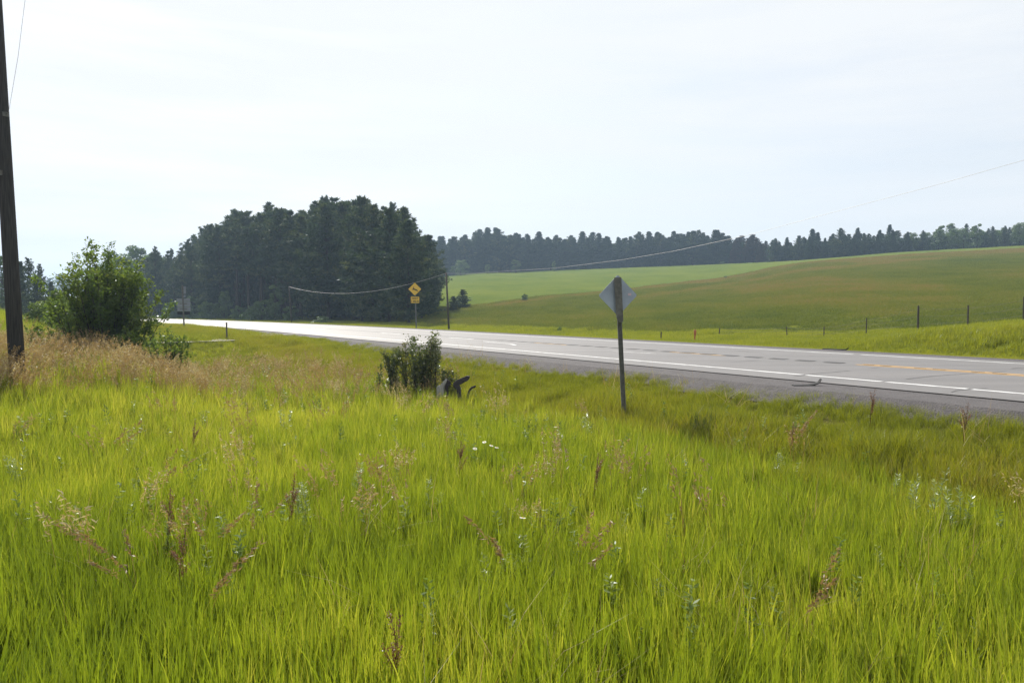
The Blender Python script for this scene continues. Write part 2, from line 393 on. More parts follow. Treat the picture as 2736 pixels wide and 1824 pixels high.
# ------------------------------------------------------------------ the road
def strip_mesh(name, s0, s1, t0, t1, z, m, step=1.5, zedge=None, wob=0.0):
    n = max(2, int((t1 - t0) / step) + 1); t = np.linspace(t0, t1, n)
    ss = [s0, s1] if zedge is None else [s0, s0 + zedge[1], s1 - zedge[2], s1]
    zz = [z, z] if zedge is None else [zedge[0], z, z, zedge[0]]
    V = []
    for k, (s, z_) in enumerate(zip(ss, zz)):
        e = wob * (fbm(t * 1.0, t * 0 + k * 13, 2.2) - .5) if k in (0, len(ss) - 1) else 0
        x, y = xy(s + e, t); V.append(np.stack([x, y, np.full(n, z_)], 1))
    V = np.concatenate(V); f = []
    for k in range(len(ss) - 1):
        a = np.arange(n - 1) + k * n; f.append(np.stack([a, a + n, a + n + 1, a + 1], 1)[:, ::-1])
    return np_mesh(name, V, np.concatenate(f), m)
T0, T1 = -40, 260
road = obj("road", strip_mesh("road", S_P0, S_P1, T0, T1, 0.0, M_ROAD)); tag(road, kind="structure")
sh1 = obj("gravel_shoulder", strip_mesh("gravel_shoulder", S_G0 - .5, S_P0 + .3, T0, T1, -0.012, M_GRAVEL, .5, (-.30, .55, .02), .5)); tag(sh1, kind="structure")
sh2 = obj("gravel_shoulder", strip_mesh("gravel_shoulder", S_P1 - .3, S_G1 + .35, T0, T1, -0.012, M_GRAVEL, .5, (-.30, .02, .55), .4)); tag(sh2, kind="structure")
def mark(name, s0, s1, t0, t1, m, z=.004, step=1.5):
    return obj(name, strip_mesh(name, s0, s1, t0, t1, z, m, step), road)
def t_at(px, s):
    """distance along the road where the line s is seen at column px"""
    t = np.linspace(-30, 240, 5400); x, y = xy(s, t); y = np.maximum(y, .5)
    return float(t[np.argmin(np.abs(CX + F * x / y - px) + (y < 2) * 1e6)])
mark("dark_edge", S_P0 - .03, S_P0 + .03, T0, T1, M_EDGE)
lw = .085
gaps = [T0] + [t_at(p, S_L0) for p in (2594, 2364, 2152)] + [200]
for a, b in zip(gaps[:-1], gaps[1:]):
    mark("edge_line", S_L0 - lw, S_L0 + lw, a + .05, b - .05, M_LINE)
g2 = [T0, t_at(2292, S_L1), T1]
mark("edge_line", S_L1 - lw, S_L1 + lw, g2[0], g2[1] - .15, M_LINE); mark("edge_line", S_L1 - lw, S_L1 + lw, g2[1] + .15, g2[2], M_LINE)
# centre: rumble strip cut in dark groups, double yellow to the right, dashes further on
tc_ = lambda p: t_at(p, S_C)
for dsx in (-.17, .17):
    mark("centre_line", S_C + dsx - .07, S_C + dsx + .07, T0, tc_(2300), M_YLINE)
for a, b in ((1950, 1800), (1525, 1436)):
    mark("centre_dash", S_C - .26, S_C - .12, tc_(a), tc_(b), M_YLINE)
mb = MB(); t = -8.0; k = 0
while t < tc_(1330):
    solid = t < tc_(2310)
    L_ = .34 if solid else .62
    w0, w1 = (-.09, .09) if solid else (-.20, .20)
    pts = []
    for s_, t_ in ((S_C + w0, t), (S_C + w1, t + .10), (S_C + w1, t + L_ + .10), (S_C + w0, t + L_)):
        x, y = xy(s_, np.array(t_)); pts.append((float(x), float(y), .0095))
    mb.add(pts, [(3, 2, 1, 0)])
    k += 1; t += (.52 if k % 2 else 1.0) if solid else 1.02
mb.build("rumble_strip", M_TAR, road)
mark("rumble_trail", S_C - .16, S_C + .16, tc_(1345), 150, M_TAR2, .0035)
for a, b, s_ in ((1263, 1200, S_C - .55), (1072, 1016, S_C - .55), (870, 830, S_C - .5)):
    mark("lane_dash", s_ - .09, s_ + .09, t_at(a, s_), t_at(b, s_), M_LINE)
def ribbon(name, pts, wd, m, z=.0045, parent=None):
    """narrow painted or tarred ribbon through (s, t) points"""
    P = []
    for i in range(len(pts) - 1):
        for q in np.linspace(0, 1, 6, endpoint=i == len(pts) - 2):
            P.append((pts[i][0] + (pts[i + 1][0] - pts[i][0]) * q, pts[i][1] + (pts[i + 1][1] - pts[i][1]) * q))
    P = np.array(P)
    for _ in range(3): P[1:-1] = .25 * P[:-2] + .5 * P[1:-1] + .25 * P[2:]
    X, Y = xy(P[:, 0], P[:, 1]); D = np.gradient(np.stack([X, Y], 1), axis=0); D /= np.linalg.norm(D, axis=1)[:, None]
    wv = wd * (.7 + .6 * rng.random(len(P))); wv[0] *= .3; wv[-1] *= .3
    nrm = np.stack([-D[:, 1], D[:, 0]], 1) * wv[:, None] / 2
    V = np.concatenate([np.stack([X - nrm[:, 0], Y - nrm[:, 1], np.full(len(X), z)], 1), np.stack([X + nrm[:, 0], Y + nrm[:, 1], np.full(len(X), z)], 1)])
    n = len(X); a = np.arange(n - 1)
    return obj(name, np_mesh(name, V, np.stack([a, a + 1, a + n + 1, a + n], 1), m), parent)
def gp(px, py):
    u = (px - CX) / F; v = (CY - py) / F; k = CAMZ / (_sp - v * _cp)
    s_, t_ = st(np.array(u * k), np.array((_cp + v * _sp) * k)); return float(s_), float(t_)
ribbon("white_stroke", [gp(1290, 912), gp(1345, 917), gp(1365, 919), gp(1378, 922.5)], .14, M_LINE, .0048, road)
ribbon("faded_line", [gp(1632, 938), gp(1755, 945)], .10, M_LINE, .0048, road)
for cr in ([(2420, 1013), (2460, 1008), (2500, 1004), (2560, 1000), (2610, 997)], [(2542, 1048), (2555, 1043), (2590, 1040), (2640, 1037)],
           [(2120, 1006), (2180, 998), (2230, 994), (2272, 990)], [(2320, 984), (2352, 982)], [(2700, 985), (2736, 982), (2780, 981)],
           [(2640, 994), (2690, 992)], [(1950, 968), (2030, 962)], [(1890, 933), (1960, 936), (2040, 943)]):
    ribbon("tar_crack", [gp(*p) for p in cr], .035, M_TAR2, .0056, road)

# gravel turnout that leaves the road at the left
def poly_sheet(name, pix_pts, zoff, m):
    P = [gp(*p) for p in pix_pts]; v = []
    for s_, t_ in P:
        x, y = xy(s_, np.array(t_)); v.append((float(x), float(y), zoff))
    return np_mesh(name, v, [tuple(range(len(v)))], m)
M_DRIVE = mat("pale driveway gravel", (.34, .31, .29), .9, .2, col2=(.20, .18, .17), scale=3, bump=.3)
dw = MB()
cl = [gp(p, q) for p, q in ((760, 893), (700, 893), (655, 899), (615, 905), (560, 909), (500, 911), (440, 911))]
wid = [2.6, 2.4, 1.5, 1.0, 1.0, 1.0, 1.0]
L_, R_ = [], []
dz_ = lambda s_, x, y: -.008 if s_ > 12.9 else max(gz(x, y) + .014, -.05)
for (s_, t_), wv in zip(cl, wid):
    x, y = (float(q) for q in xy(s_ - wv, np.array(t_ - .3))); L_.append((x, y, dz_(s_ - wv, x, y))); x, y = (float(q) for q in xy(s_ + wv, np.array(t_ + .3))); R_.append((x, y, dz_(s_ + wv, x, y)))
dw.add(L_ + R_, [(i, i + 1, i + 1 + len(L_), i + len(L_)) for i in range(len(L_) - 1)])
drive = dw.build("driveway", M_DRIVE); tag(drive, kind="structure")

# ------------------------------------------------------------------ grass: clumps of blades spread over the ground
def blades(n, rad, h, wd, lean=.35, seg=3, bias=(.0, .0), hvar=.35, seed=0):
    g = np.random.default_rng(seed)
    a = g.random(n) * 6.283; r = rad * np.sqrt(g.random(n))
    B = np.stack([r * np.cos(a), r * np.sin(a), np.zeros(n) - .03], 1)
    H = h * (1 - hvar + 2 * hvar * g.random(n)); W = wd * (.6 + .8 * g.random(n))
    la = g.random(n) * 6.283; ll = lean * H * g.random(n) ** 1.3 * 1.2
    Lx = ll * np.cos(la) + bias[0] * H; Ly = ll * np.sin(la) + bias[1] * H
    fa = g.random(n) * 3.1416; fx, fy = np.cos(fa), np.sin(fa)
    V = np.zeros((n, seg + 1, 2, 3)); bv = np.zeros((n, seg + 1, 2))
    rnd = g.random(n)
    for k in range(seg + 1):
        q = k / seg; c = q ** 1.9
        wq = W * (1 - q ** 1.6 * .94) * (.75 + .5 * (q < .7))
        dz = H * (q - .18 * c * np.clip(ll / np.maximum(H, .01), 0, 1))
        for m_, sg in ((0, -1), (1, 1)):
            V[:, k, m_, 0] = B[:, 0] + Lx * c + sg * fx * wq / 2
            V[:, k, m_, 1] = B[:, 1] + Ly * c + sg * fy * wq / 2
            V[:, k, m_, 2] = B[:, 2] + dz
            bv[:, k, m_] = np.clip(rnd * .8 + .2 * q, 0, 1)
    base = (np.arange(n) * (seg + 1) * 2)[:, None, None]; kk = (np.arange(seg) * 2)[None, :, None]
    Fq = (base + kk + np.array([0, 1, 3, 2])[None, None, :]).reshape(-1, 4)
    return V.reshape(-1, 3), Fq, bv.reshape(-1)
def seedhead(n, rad, h, seed=0, bias=(.25, 0), dens=15, spread=.036):
    """thin stalks that end in an open, nodding panicle of spikelets"""
    g = np.random.default_rng(seed); Vs, Fs, A = [], [], []
    def quad(c, a, b, v):
        k = len(Vs); Vs.extend([c - a, c + b, c + a, c - b]); Fs.append((k, k + 1, k + 2, k + 3)); A.extend([v] * 4)
    for i in range(n):
        an, r = g.random() * 6.283, rad * math.sqrt(g.random())
        p0 = np.array([r * math.cos(an), r * math.sin(an), 0]); H = h * (.75 + .45 * g.random())
        la = g.normal(0, .7); ln = H * (abs(bias[0]) * (.4 + 1.0 * g.random()))
        d = np.array([math.cos(la), math.sin(la) * .7, 0]) * ln
        P = [p0 + d * (q ** 2.2) + np.array([0, 0, H * (q - .12 * q ** 3)]) for q in np.linspace(0, 1, 7)]
        fa = g.random() * 3.14; wv = np.array([math.cos(fa), math.sin(fa), 0]) * .0022
        v0 = g.random() * .25
        for k in range(6):
            b = len(Vs); Vs.extend([P[k] - wv, P[k] + wv, P[k + 1] + wv * .7, P[k + 1] - wv * .7]); Fs.append((b, b + 1, b + 2, b + 3)); A.extend([v0] * 4)
        tipd = P[-1] - P[-3]; tipd /= np.linalg.norm(tipd)
        for j in range(dens):
            q = g.random(); c = P[-3] + (P[-1] - P[-3]) * q * 1.1 + g.normal(0, spread * (.5 + (1 - q)), 3) * H * .55
            a = tipd * .5 + g.normal(0, .35, 3) + np.array([.15, 0, -.15]); a = a / np.linalg.norm(a) * (.018 + .016 * g.random())
            b = np.cross(a, g.normal(0, 1, 3)); b = b / (np.linalg.norm(b) + 1e-9) * .0065
            quad(c, a, b, .35 + .65 * g.random())
    return np.array(Vs), np.array(Fs), np.array(A)

def scatter(name, P, scl, idx, tint, sources, lean=.12, zs=None):
    """sources: list of meshes; one point per plant, instanced by geometry nodes"""
    n = len(P); me = bpy.data.meshes.new(name); me.vertices.add(n); me.vertices.foreach_set("co", np.asarray(P, np.float32).ravel())
    def A(k, typ, v, f="value"):
        a = me.attributes.new(k, typ, 'POINT'); a.data.foreach_set(f, v)
    rot = np.stack([rng.normal(0, lean, n), rng.normal(0, lean, n), rng.random(n) * 6.283], 1)
    sv = np.stack([scl, scl, scl if zs is None else scl * zs], 1)
    A("rot", 'FLOAT_VECTOR', rot.astype(np.float32).ravel(), "vector"); A("scl", 'FLOAT_VECTOR', sv.astype(np.float32).ravel(), "vector")
    A("idx", 'INT', np.asarray(idx, np.int32)); A("tint", 'FLOAT', np.asarray(tint, np.float32))
    col = bpy.data.collections.new(name + " clumps")
    for k, s_ in enumerate(sources):
        col.objects.link(bpy.data.objects.new("%s clump %02d" % (name, k), s_))
    g = bpy.data.node_groups.new(name, 'GeometryNodeTree'); L = g.links.new
    g.interface.new_socket("Geometry", in_out='INPUT', socket_type='NodeSocketGeometry'); g.interface.new_socket("Geometry", in_out='OUTPUT', socket_type='NodeSocketGeometry')
    gi, go = g.nodes.new("NodeGroupInput"), g.nodes.new("NodeGroupOutput")
    ci = g.nodes.new("GeometryNodeCollectionInfo"); ci.inputs[0].default_value = col; ci.inputs[1].default_value = True; ci.inputs[2].default_value = True
    ip = g.nodes.new("GeometryNodeInstanceOnPoints"); ip.inputs["Pick Instance"].default_value = True
    def named(k, typ):
        q = g.nodes.new("GeometryNodeInputNamedAttribute"); q.data_type = typ; q.inputs[0].default_value = k
        return next(o for o in q.outputs if o.enabled and o.name == "Attribute")
    L(gi.outputs[0], ip.inputs["Points"]); L(ci.outputs[0], ip.inputs["Instance"])
    L(named("idx", 'INT'), ip.inputs["Instance Index"])
    er = g.nodes.new("FunctionNodeEulerToRotation"); L(named("rot", 'FLOAT_VECTOR'), er.inputs[0]); L(er.outputs[0], ip.inputs["Rotation"])
    L(named("scl", 'FLOAT_VECTOR'), ip.inputs["Scale"]); L(ip.outputs[0], go.inputs[0])
    o = obj(name, me); md = o.modifiers.new("scatter", 'NODES'); md.node_group = g
    tag(o, kind="stuff")
    return o
def wedge(n, d0, d1, pxa=-250, pxb=2980, power=1.0):
    """points spread evenly over the ground of the view between two distances"""
    r = np.sqrt(d0 * d0 + (d1 * d1 - d0 * d0) * rng.random(n)) if power == 1 else d0 + (d1 - d0) * rng.random(n) ** power
    u = ((pxa + (pxb - pxa) * rng.random(n)) - CX) / F
    return u * r, r
def gmesh(nm, tup, m):
    V, Fq, bv = tup; return np_mesh(nm, V, Fq, m, {"lv": bv})

def sward(k):
    A = blades(20, .14, .43, .0160, .27, 4, (.05, 0), .42, 10 + k); B = blades(26, .17, .25, .0115, .8, 3, (.04, 0), .4, 40 + k); C_ = blades(3, .13, .58, .006, .5, 4, (.14, 0), .2, 60 + k)
    V = np.concatenate([A[0], B[0], C_[0]]); n1, n2 = len(A[0]), len(A[0]) + len(B[0])
    Fq = np.concatenate([A[1], B[1] + n1, C_[1] + n2]); lv = np.concatenate([np.clip(.22 + .72 * A[2], 0, 1), B[2] * .45, .75 + .25 * C_[2]])  # low blades coloured darker, shade of the gaps put into their value
    return V, Fq, lv
tall = [gmesh("tall grass", sward(k), M_GRASS) for k in range(9)]
short = [gmesh("short grass", blades(60, .20, .26, .008, .6, 3, (.03, 0), .45, 30 + k), M_SLOPE) for k in range(5)]
vshort = [gmesh("verge grass", blades(70, .38, .26, .016, .6, 2, (.03, 0), .5, 50 + k), M_VERGE) for k in range(4)]
hillg = [gmesh("pasture grass", blades(70, .65, .30, .03, .7, 2, (.04, 0), .5, 70 + k), M_HILL) for k in range(4)]
seedg = [gmesh("seed grass", seedhead(9, .22, .85, 90 + k), M_SEED) for k in range(5)]

GRASS_K = 1.0
def near_field():
    xs, ys = [], []
    for n, a, b in ((3900, 2.2, 9), (11500, 9, 18), (24000, 18, 50)):
        x, y = wedge(int(n * GRASS_K), a, b); xs.append(x); ys.append(y)
    x, y = np.concatenate(xs), np.concatenate(ys); s, t = st(x, y)
    edge = 10.5 + .9 * (fbm(x, y, 2.5) - .5)
    keep = (s < edge) & (rng.random(len(x)) < 1 - .75 * sm((t - 27) / 9) * (s > 3)) 
    keep &= ~((t > 46) & (s > 7.0) & (s < 12) & (t < 75))
    return x[keep], y[keep], s[keep], t[keep]
x, y, s, t = near_field()
patch = fbm(x, y, 4.0); p2 = fbm(x + 50, y, 1.1)
tint = np.clip(-.02 + .75 * patch + .6 * (p2 - .5) + .22 * sm((np.hypot(x, y) - 7.5) / 6) + .10 * sm((t - 18) / 8) + .17 * rng.normal(0, 1, len(x)), 0, 1)
scl = (.70 + .45 * fbm(x + 9, y + 40, 1.6)) * (.72 + .56 * rng.random(len(x))) * (1 - .45 * sm((t - 24) / 10) * (s > 2))
scatter("meadow_grass", np.stack([x, y, ground(x, y) - .02], 1), scl, rng.integers(0, 9, len(x)), tint, tall, .09)
# drier, shorter grass on the bank up to the gravel, and round the turnout
def strip_pts(n, s0, s1, t0, t1):
    s = s0 + (s1 - s0) * rng.random(n); t = t0 + (t1 - t0) * rng.random(n); x, y = xy(s, t); return x, y, s, t
xa = [strip_pts(17500, 9.4, 14.15, -6, 45), strip_pts(7300, 9.0, 14.1, 45, 110), strip_pts(9000, 2.5, 10.5, 26, 90)]
x, y, s, t = (np.concatenate([q[k] for q in xa]) for k in range(4))
q = gp(655, 899); on_drive = (np.abs(y - np.interp(x, [-30, -22, -16, -12, -10], [42, 44, 45, 50, 52])) < 0)
keep = (y > 1.5) & ~((t > 44) & (t < 54) & (s > 9.7) & (s < 13.2) & (rng.random(len(x)) < .85))
x, y, s, t = x[keep], y[keep], s[keep], t[keep]
pt = fbm(x, y, 3.5)
low = sm((12.6 - s) / 1.6) * (s > 9)
pt2 = fbm(x + 33, y, .9)
tint = np.clip(.05 + .45 * pt + .45 * (pt2 - .35) + .26 * low + .12 * rng.normal(0, 1, len(x)), 0, 1)
scatter("bank_grass", np.stack([x, y, ground(x, y) - .01], 1), (.45 + 1.15 * fbm(x, y + 70, 1.1)) * (.75 + .4 * low) * np.interp(s, [11.6, 12.6, 13.4, 14.15], [1, .75, .6, .25]), rng.integers(0, 5, len(x)), tint, short, .15)
# far verge and the berm
xa = [strip_pts(15000, 27.35, 38.5, -12, 40), strip_pts(9000, 27.3, 37, 40, 170)]
x, y, s, t = (np.concatenate([q[k] for q in xa]) for k in range(4))
tint = np.clip(-.05 + .55 * fbm(x, y, 4.0) + .55 * (fbm(x + 60, y, 1.2) - .4) + .35 * (sm((28.6 - s) / 1.0)) + .12 * rng.normal(0, 1, len(x)), 0, 1)
scatter("verge_grass", np.stack([x, y, ground(x, y) - .01], 1), (.35 + 1.2 * fbm(x, y + 20, 1.6)) * np.interp(s, [27.3, 28.0, 30], [.22, .5, .75]), rng.integers(0, 4, len(x)), tint, vshort, .12)
# pasture tufts
x, y = wedge(125000, 36, 235, 1150, 2850); s, t = st(x, y)
dz = zones(x, y); keep = (s > 36.5) & (dz[3] < .35)
x, y, s, t = x[keep], y[keep], s[keep], t[keep]; br = dz[4][keep]
f1 = sm((fbm(x, y * .55, 9) - .28) / .45); f2 = sm((fbm(x + 77, y * .6, 2.6) - .25) / .5)
f3 = sm((fbm(x * .8 + 11, y * .35, 20) - .3) / .4)
tint = np.clip(-.08 + .30 * f1 + .30 * f2 + .24 * f3 + .85 * br - .22 * sm((85 - y) / 40) * sm((x - 5) / 10) + .09 * rng.normal(0, 1, len(x)), 0, 1)
scatter("pasture_grass", np.stack([x, y, ground(x, y) - .02], 1), (.45 + .5 * fbm(x, y, 6)) * np.interp(y, [40, 150], [.8, 1.2]), rng.integers(0, 4, len(x)), tint, hillg, .1)
# brown seed heads, thick at the left in front of pole and bush, thin along the bank
x, y = wedge(5200, 14, 40, -200, 1250); s, t = st(x, y)
den = sm((t - 18.5) / 2.5) * np.where(s < 10.8, 1, 0) * np.interp(s, [-8, 2, 4.5, 10], [1, 1, .30, .16]) * (1 - sm((t - 30) / 6)) * (.35 + .9 * fbm(x, y, 3))
keep = rng.random(len(x)) < den
x1, y1 = x[keep], y[keep]
x, y = wedge(1100, 7, 24, -200, 2900); s, t = st(x, y); keep = (s < 12.6) & (rng.random(len(x)) < .05 + .16 * sm((fbm(x, y, 2.2) - .55) / .1) * (x < 2))
x1 = np.concatenate([x1, x[keep]]); y1 = np.concatenate([y1, y[keep]])
scatter("seed_grass", np.stack([x1, y1, ground(x1, y1)], 1), .75 + .5 * rng.random(len(x1)), rng.integers(0, 5, len(x1)), rng.random(len(x1)), seedg, .06)

# dead straw and small broad-leaved weeds between the blades
straw = [gmesh("dead straw", blades(9, .22, .48, .0055, 1.0, 3, (.12, 0), .4, 210 + k), M_SEED) for k in range(4)]
x, y = wedge(2600, 4, 30, -200, 2900); s, t = st(x, y); keep = (s < 13.2) & (rng.random(len(x)) < .12 + .9 * sm((fbm(x + 5, y, 1.8) - .5) / .2))
x, y = x[keep], y[keep]
scatter("dead_straw", np.stack([x, y, ground(x, y)], 1), .7 + .6 * rng.random(len(x)), rng.integers(0, 4, len(x)), rng.random(len(x)), straw, .2)
def weedleaves(k):
    g = np.random.default_rng(230 + k); n = 46; f = .15 + .85 * g.random(n); az = g.random(n) * 6.283; h = .46
    b = np.array([g.normal(0, .05), g.normal(0, .05), h]); d = unit_(np.stack([np.cos(az), np.sin(az), g.uniform(-.1, .8, n)], 1)); l = .042 * (1.3 - .7 * f)
    C = b * f[:, None] + d * l[:, None]; D = d * l[:, None]; Bv = unit_(np.cross(D, g.normal(0, .3, D.shape) + np.array([0, 0, 1]))) * (l * .3)[:, None]
    V = np.stack([C - D, C + Bv, C + D, C - Bv], 1).reshape(-1, 3); return V, np.arange(4 * n).reshape(n, 4), np.repeat(np.clip(.2 + .5 * f + .3 * g.random(n), 0, 1), 4)
def unit_(v): return v / (np.linalg.norm(v, axis=-1, keepdims=True) + 1e-9)
M_WEEDS = leaf_mat("small weeds", (.045, .085, .016), (.12, .175, .035), (.26, .29, .11), trans=.40, tcol=1.6, gloss=.018, rough=.35, inst=.45)
wl = [gmesh("weed", weedleaves(k), M_WEEDS) for k in range(5)]
x, y = wedge(2300, 5, 27, -200, 2900); s, t = st(x, y); keep = (s < 12.0) & (rng.random(len(x)) < .10 + .75 * sm((fbm(x + 80, y + 9, 2.6) - .5) / .16) * np.where(x < 1, 1, .5))
x, y = x[keep], y[keep]
scatter("meadow_weeds", np.stack([x, y, ground(x, y)], 1), .75 + .6 * rng.random(len(x)), rng.integers(0, 5, len(x)), rng.random(len(x)), wl, .12)

# ------------------------------------------------------------------ trees
def rhombi(C, A, B, lv):
    V = np.stack([C - A, C + B, C + A, C - B], 1).reshape(-1, 3); n = len(C)
    return V, np.arange(4 * n).reshape(n, 4), np.repeat(lv, 4)
def unit(v): return v / (np.linalg.norm(v, axis=-1, keepdims=True) + 1e-9)
def conifer(seed, H, cb, Rr, kind):
    g = np.random.default_rng(seed); mb = MB()
    bend = g.normal(0, .012 * H, 2)
    axis = lambda q: np.array([bend[0] * q * q, bend[1] * q * q, H * q])
    mb.tube([axis(q) for q in np.linspace(0, .98, 8)], [max(.02, .0125 * H * (1 - .9 * q)) for q in np.linspace(0, 1, 8)], 7)
    C, D, S, LV = [], [], [], []
    h = cb; 
    while h < .985:
        tau = (h - cb) / (1 - cb)
        if kind == "pine":
            prof = (1 - tau ** 1.7) ** .9 * (.60 + .40 * min(1, tau * 2.5)) + .02; el = g.normal(.05 + .55 * tau, .15); nb = g.integers(3, 6); stp = .040
        else:
            prof = (1 - tau) ** .85 * .95 + .05; el = g.normal(-.18 + .55 * tau, .1); nb = g.integers(5, 8); stp = .026
        a0 = g.random() * 6.28
        for b in range(nb):
            az = a0 + 6.283 * b / nb + g.normal(0, .3); Lb = Rr * prof * (.55 + .65 * g.random() if kind == "pine" else .75 + .4 * g.random())
            d = np.array([math.cos(az) * math.cos(el), math.sin(az) * math.cos(el), math.sin(el)])
            p0 = axis(min(.98, h + g.normal(0, .008)))
            up = .22 if kind == "pine" else -.10
            bp = lambda q: p0 + d * Lb * q + np.array([0, 0, up * Lb * q * q])
            mb.tube([bp(0), bp(.5), bp(.95)], [.028 * max(Lb, .5) ** .7, .016 * max(Lb, .5) ** .7, .006], 4, False)
            nc = max(3, int(Lb / (.27 if kind == "pine" else .24)))
            cl = g.random()
            for q in np.linspace(.28 if kind == "pine" else .15, 1.02, nc):
                wdt = Lb * (.20 if kind == "pine" else .20) * (1.15 - .6 * q)
                for _ in range(3 if kind == "pine" else 3):
                    c = bp(q) + g.normal(0, 1, 3) * np.array([wdt, wdt, wdt * .45])
                    m_ = 9
                    dd = unit(g.normal(0, 1, (m_, 3)) + d * .7 + np.array([0, 0, .5 if kind == "pine" else -.05]))
                    ln = (.13 + .13 * g.random(m_)) * (1 if kind == "pine" else .9)
                    C.append(c + dd * ln[:, None] * .8); D.append(dd); S.append(ln); LV.append(np.clip(.15 + .45 * cl + .35 * g.random() + g.normal(0, .06, m_), 0, 1))
        h += stp * (.7 + .6 * g.random())
    if kind == "pine":
        for _ in range(int(16 * cb + 3)):                      # dead snags below the crown
            hh = g.uniform(.18, max(.2, cb)); az = g.random() * 6.28; l = g.uniform(.4, 1.6); p = axis(hh)
            mb.tube([p, p + np.array([math.cos(az) * l, math.sin(az) * l, g.normal(-.05, .2)])], [.02, .006], 4, False)
    C, D, S, LV = map(np.concatenate, (C, D, S, LV))
    Bv = unit(np.cross(D, g.normal(0, 1, D.shape))) * (S * .26)[:, None]
    V, Fq, lv = rhombi(C, D * S[:, None], Bv, LV)
    return (mb.mesh("trunk", M_BARK, True), np_mesh("crown", V, Fq, M_PINE if kind == "pine" else M_SPRUCE, {"lv": lv}), H)
def broadleaf(seed, H, Rr, cb=.22, leaf=.24, nl=26, per=170, m=None, tall=1.0):
    g = np.random.default_rng(seed); mb = MB()
    mb.tube([(0, 0, -.2), (g.normal(0, .01 * H), 0, H * .3), (g.normal(0, .02 * H), g.normal(0, .02 * H), H * .72)], [.022 * H, .017 * H, .006 * H], 7)
    V_, LV, Nn = [], [], []
    for k in range(nl):
        q = (k + .5) / nl; th = g.random() * 6.283; z = cb + (1 - cb) * q
        rr = Rr * math.sin(math.pi * min(1, .12 + .80 * q)) ** .7 * math.sqrt(g.random()) * .85
        r0 = Rr * g.uniform(.26, .44) * (1.15 - .5 * q)
        c = np.array([rr * math.cos(th), rr * math.sin(th), H * z - r0 * .55])
        c[2] = max(c[2], r0 * .5)
        mb.tube([(0, 0, H * max(.1, z - .28)), tuple(c * np.array([.5, .5, 1]) - np.array([0, 0, .1 * H])), tuple(c)], [.008 * H, .005 * H, .002 * H], 4, False)
        d = unit(g.normal(0, 1, (per, 3))); rad_ = r0 * (.55 + .5 * g.random(per)); sq = np.array([1.15, 1.15, .8 * tall])
        V_.append(c + d * rad_[:, None] * sq); Nn.append(d)
        LV.append(np.clip(.15 + .4 * g.random() + .25 * g.random(per), 0, 1))
    C, Nn, LV = map(np.concatenate, (V_, Nn, LV)); n = len(C)
    C[:, 2] = np.maximum(C[:, 2], .05)
    nrm = unit(Nn + g.normal(0, .7, (n, 3)) + np.array([0, 0, .4]))
    a = unit(np.cross(nrm, g.normal(0, 1, (n, 3)))); b = np.cross(nrm, a); sz = leaf * (.6 + .7 * g.random(n))
    V, Fq, lv = rhombi(C, a * (sz * .6)[:, None], b * (sz * .36)[:, None], LV)
    return (mb.mesh("trunk", M_BARK, True), np_mesh("crown", V, Fq, m or M_LEAF, {"lv": lv}), H)

PINES = [conifer(100 + k, 16, cb, rr, "pine") for k, (cb, rr) in enumerate(((.20, 3.1), (.30, 2.8), (.14, 3.3), (.24, 2.7), (.42, 3.2), (.18, 2.5)))]
FULL = [conifer(120 + k, 13, .05, rr, "pine") for k, rr in enumerate((3.3, 2.9, 3.1))]
SPRUCE = [conifer(140 + k, 14, .06, rr, "spruce") for k, rr in enumerate((2.5, 2.2, 2.8, 2.0))]
BARE = [conifer(150 + k, 16, cb, rr, "pine") for k, (cb, rr) in enumerate(((.40, 2.7), (.46, 2.5)))]
M_REDTINT = leaf_mat("reddish crown tint", (.030, .026, .022), (.062, .050, .036), (.10, .075, .05), trans=.2, tcol=1.4, gloss=.02, inst=0)  # crowns tinted reddish brown along one stretch of the far wood
REDTINT = []
for tr_, cr_, h_ in SPRUCE[:2] + FULL[:2]:
    c_ = cr_.copy(); c_.materials[0] = M_REDTINT; REDTINT.append((tr_, c_, h_))
BROAD = [broadleaf(160 + k, 12, rr, .2, .40, 26, 150) for k, rr in enumerate((4.2, 3.6, 4.8))]
SHRUBS = [broadleaf(180 + k, 3, rr, .05, .22, 18, 130) for k, rr in enumerate((1.7, 2.0, 1.5))]
def plant(name, var, x, y, h, label, cat, group=None, rz=None, z=None, wide=1.0):
    tr, cr, H = var
    zz = gz(x, y) if z is None else z
    o = empty(name, (x, y, zz - .05), rng.random() * 6.283 if rz is None else rz)
    k = h / H; o.scale = (k * wide, k * wide, k)
    obj("trunk", tr, o); obj("crown", cr, o)
    return tag(o, label, cat, group)

# the plantation beyond the road
cr = np.array([(400, 668), (458, 682), (497, 663), (526, 628), (580, 600), (635, 567), (682, 566), (725, 552), (816, 553), (873, 541), (920, 534), (957, 528), (985, 548), (1043, 556), (1087, 568), (1112, 603), (1123, 622), (1148, 612), (1177, 628), (1190, 655), (1205, 720), (1240, 800)])
ytop = lambda px: float(np.interp(px, cr[:, 0], cr[:, 1]))
cand = []
for row, s_ in enumerate((38.5, 42.5, 47, 52, 58)):
    t_ = 66.0 + row * 1.7
    while t_ < 205:
        jt, js = rng.normal(0, .8), rng.normal(0, .7)
        x, y = xy(s_ + js, np.array(t_ + jt)); x, y = float(x), float(y); px = CX + F * x / y
        lim = np.interp(y, [80, 88, 110, 140], [1078, 1100, 1185, 1195])
        if 392 < px < lim: cand.append((row, px, x, y, lim - px))
        t_ += (4.3 if row < 2 else 5.2) * (1 if t_ < 140 else 1.25)
np_named = {}
pines = []
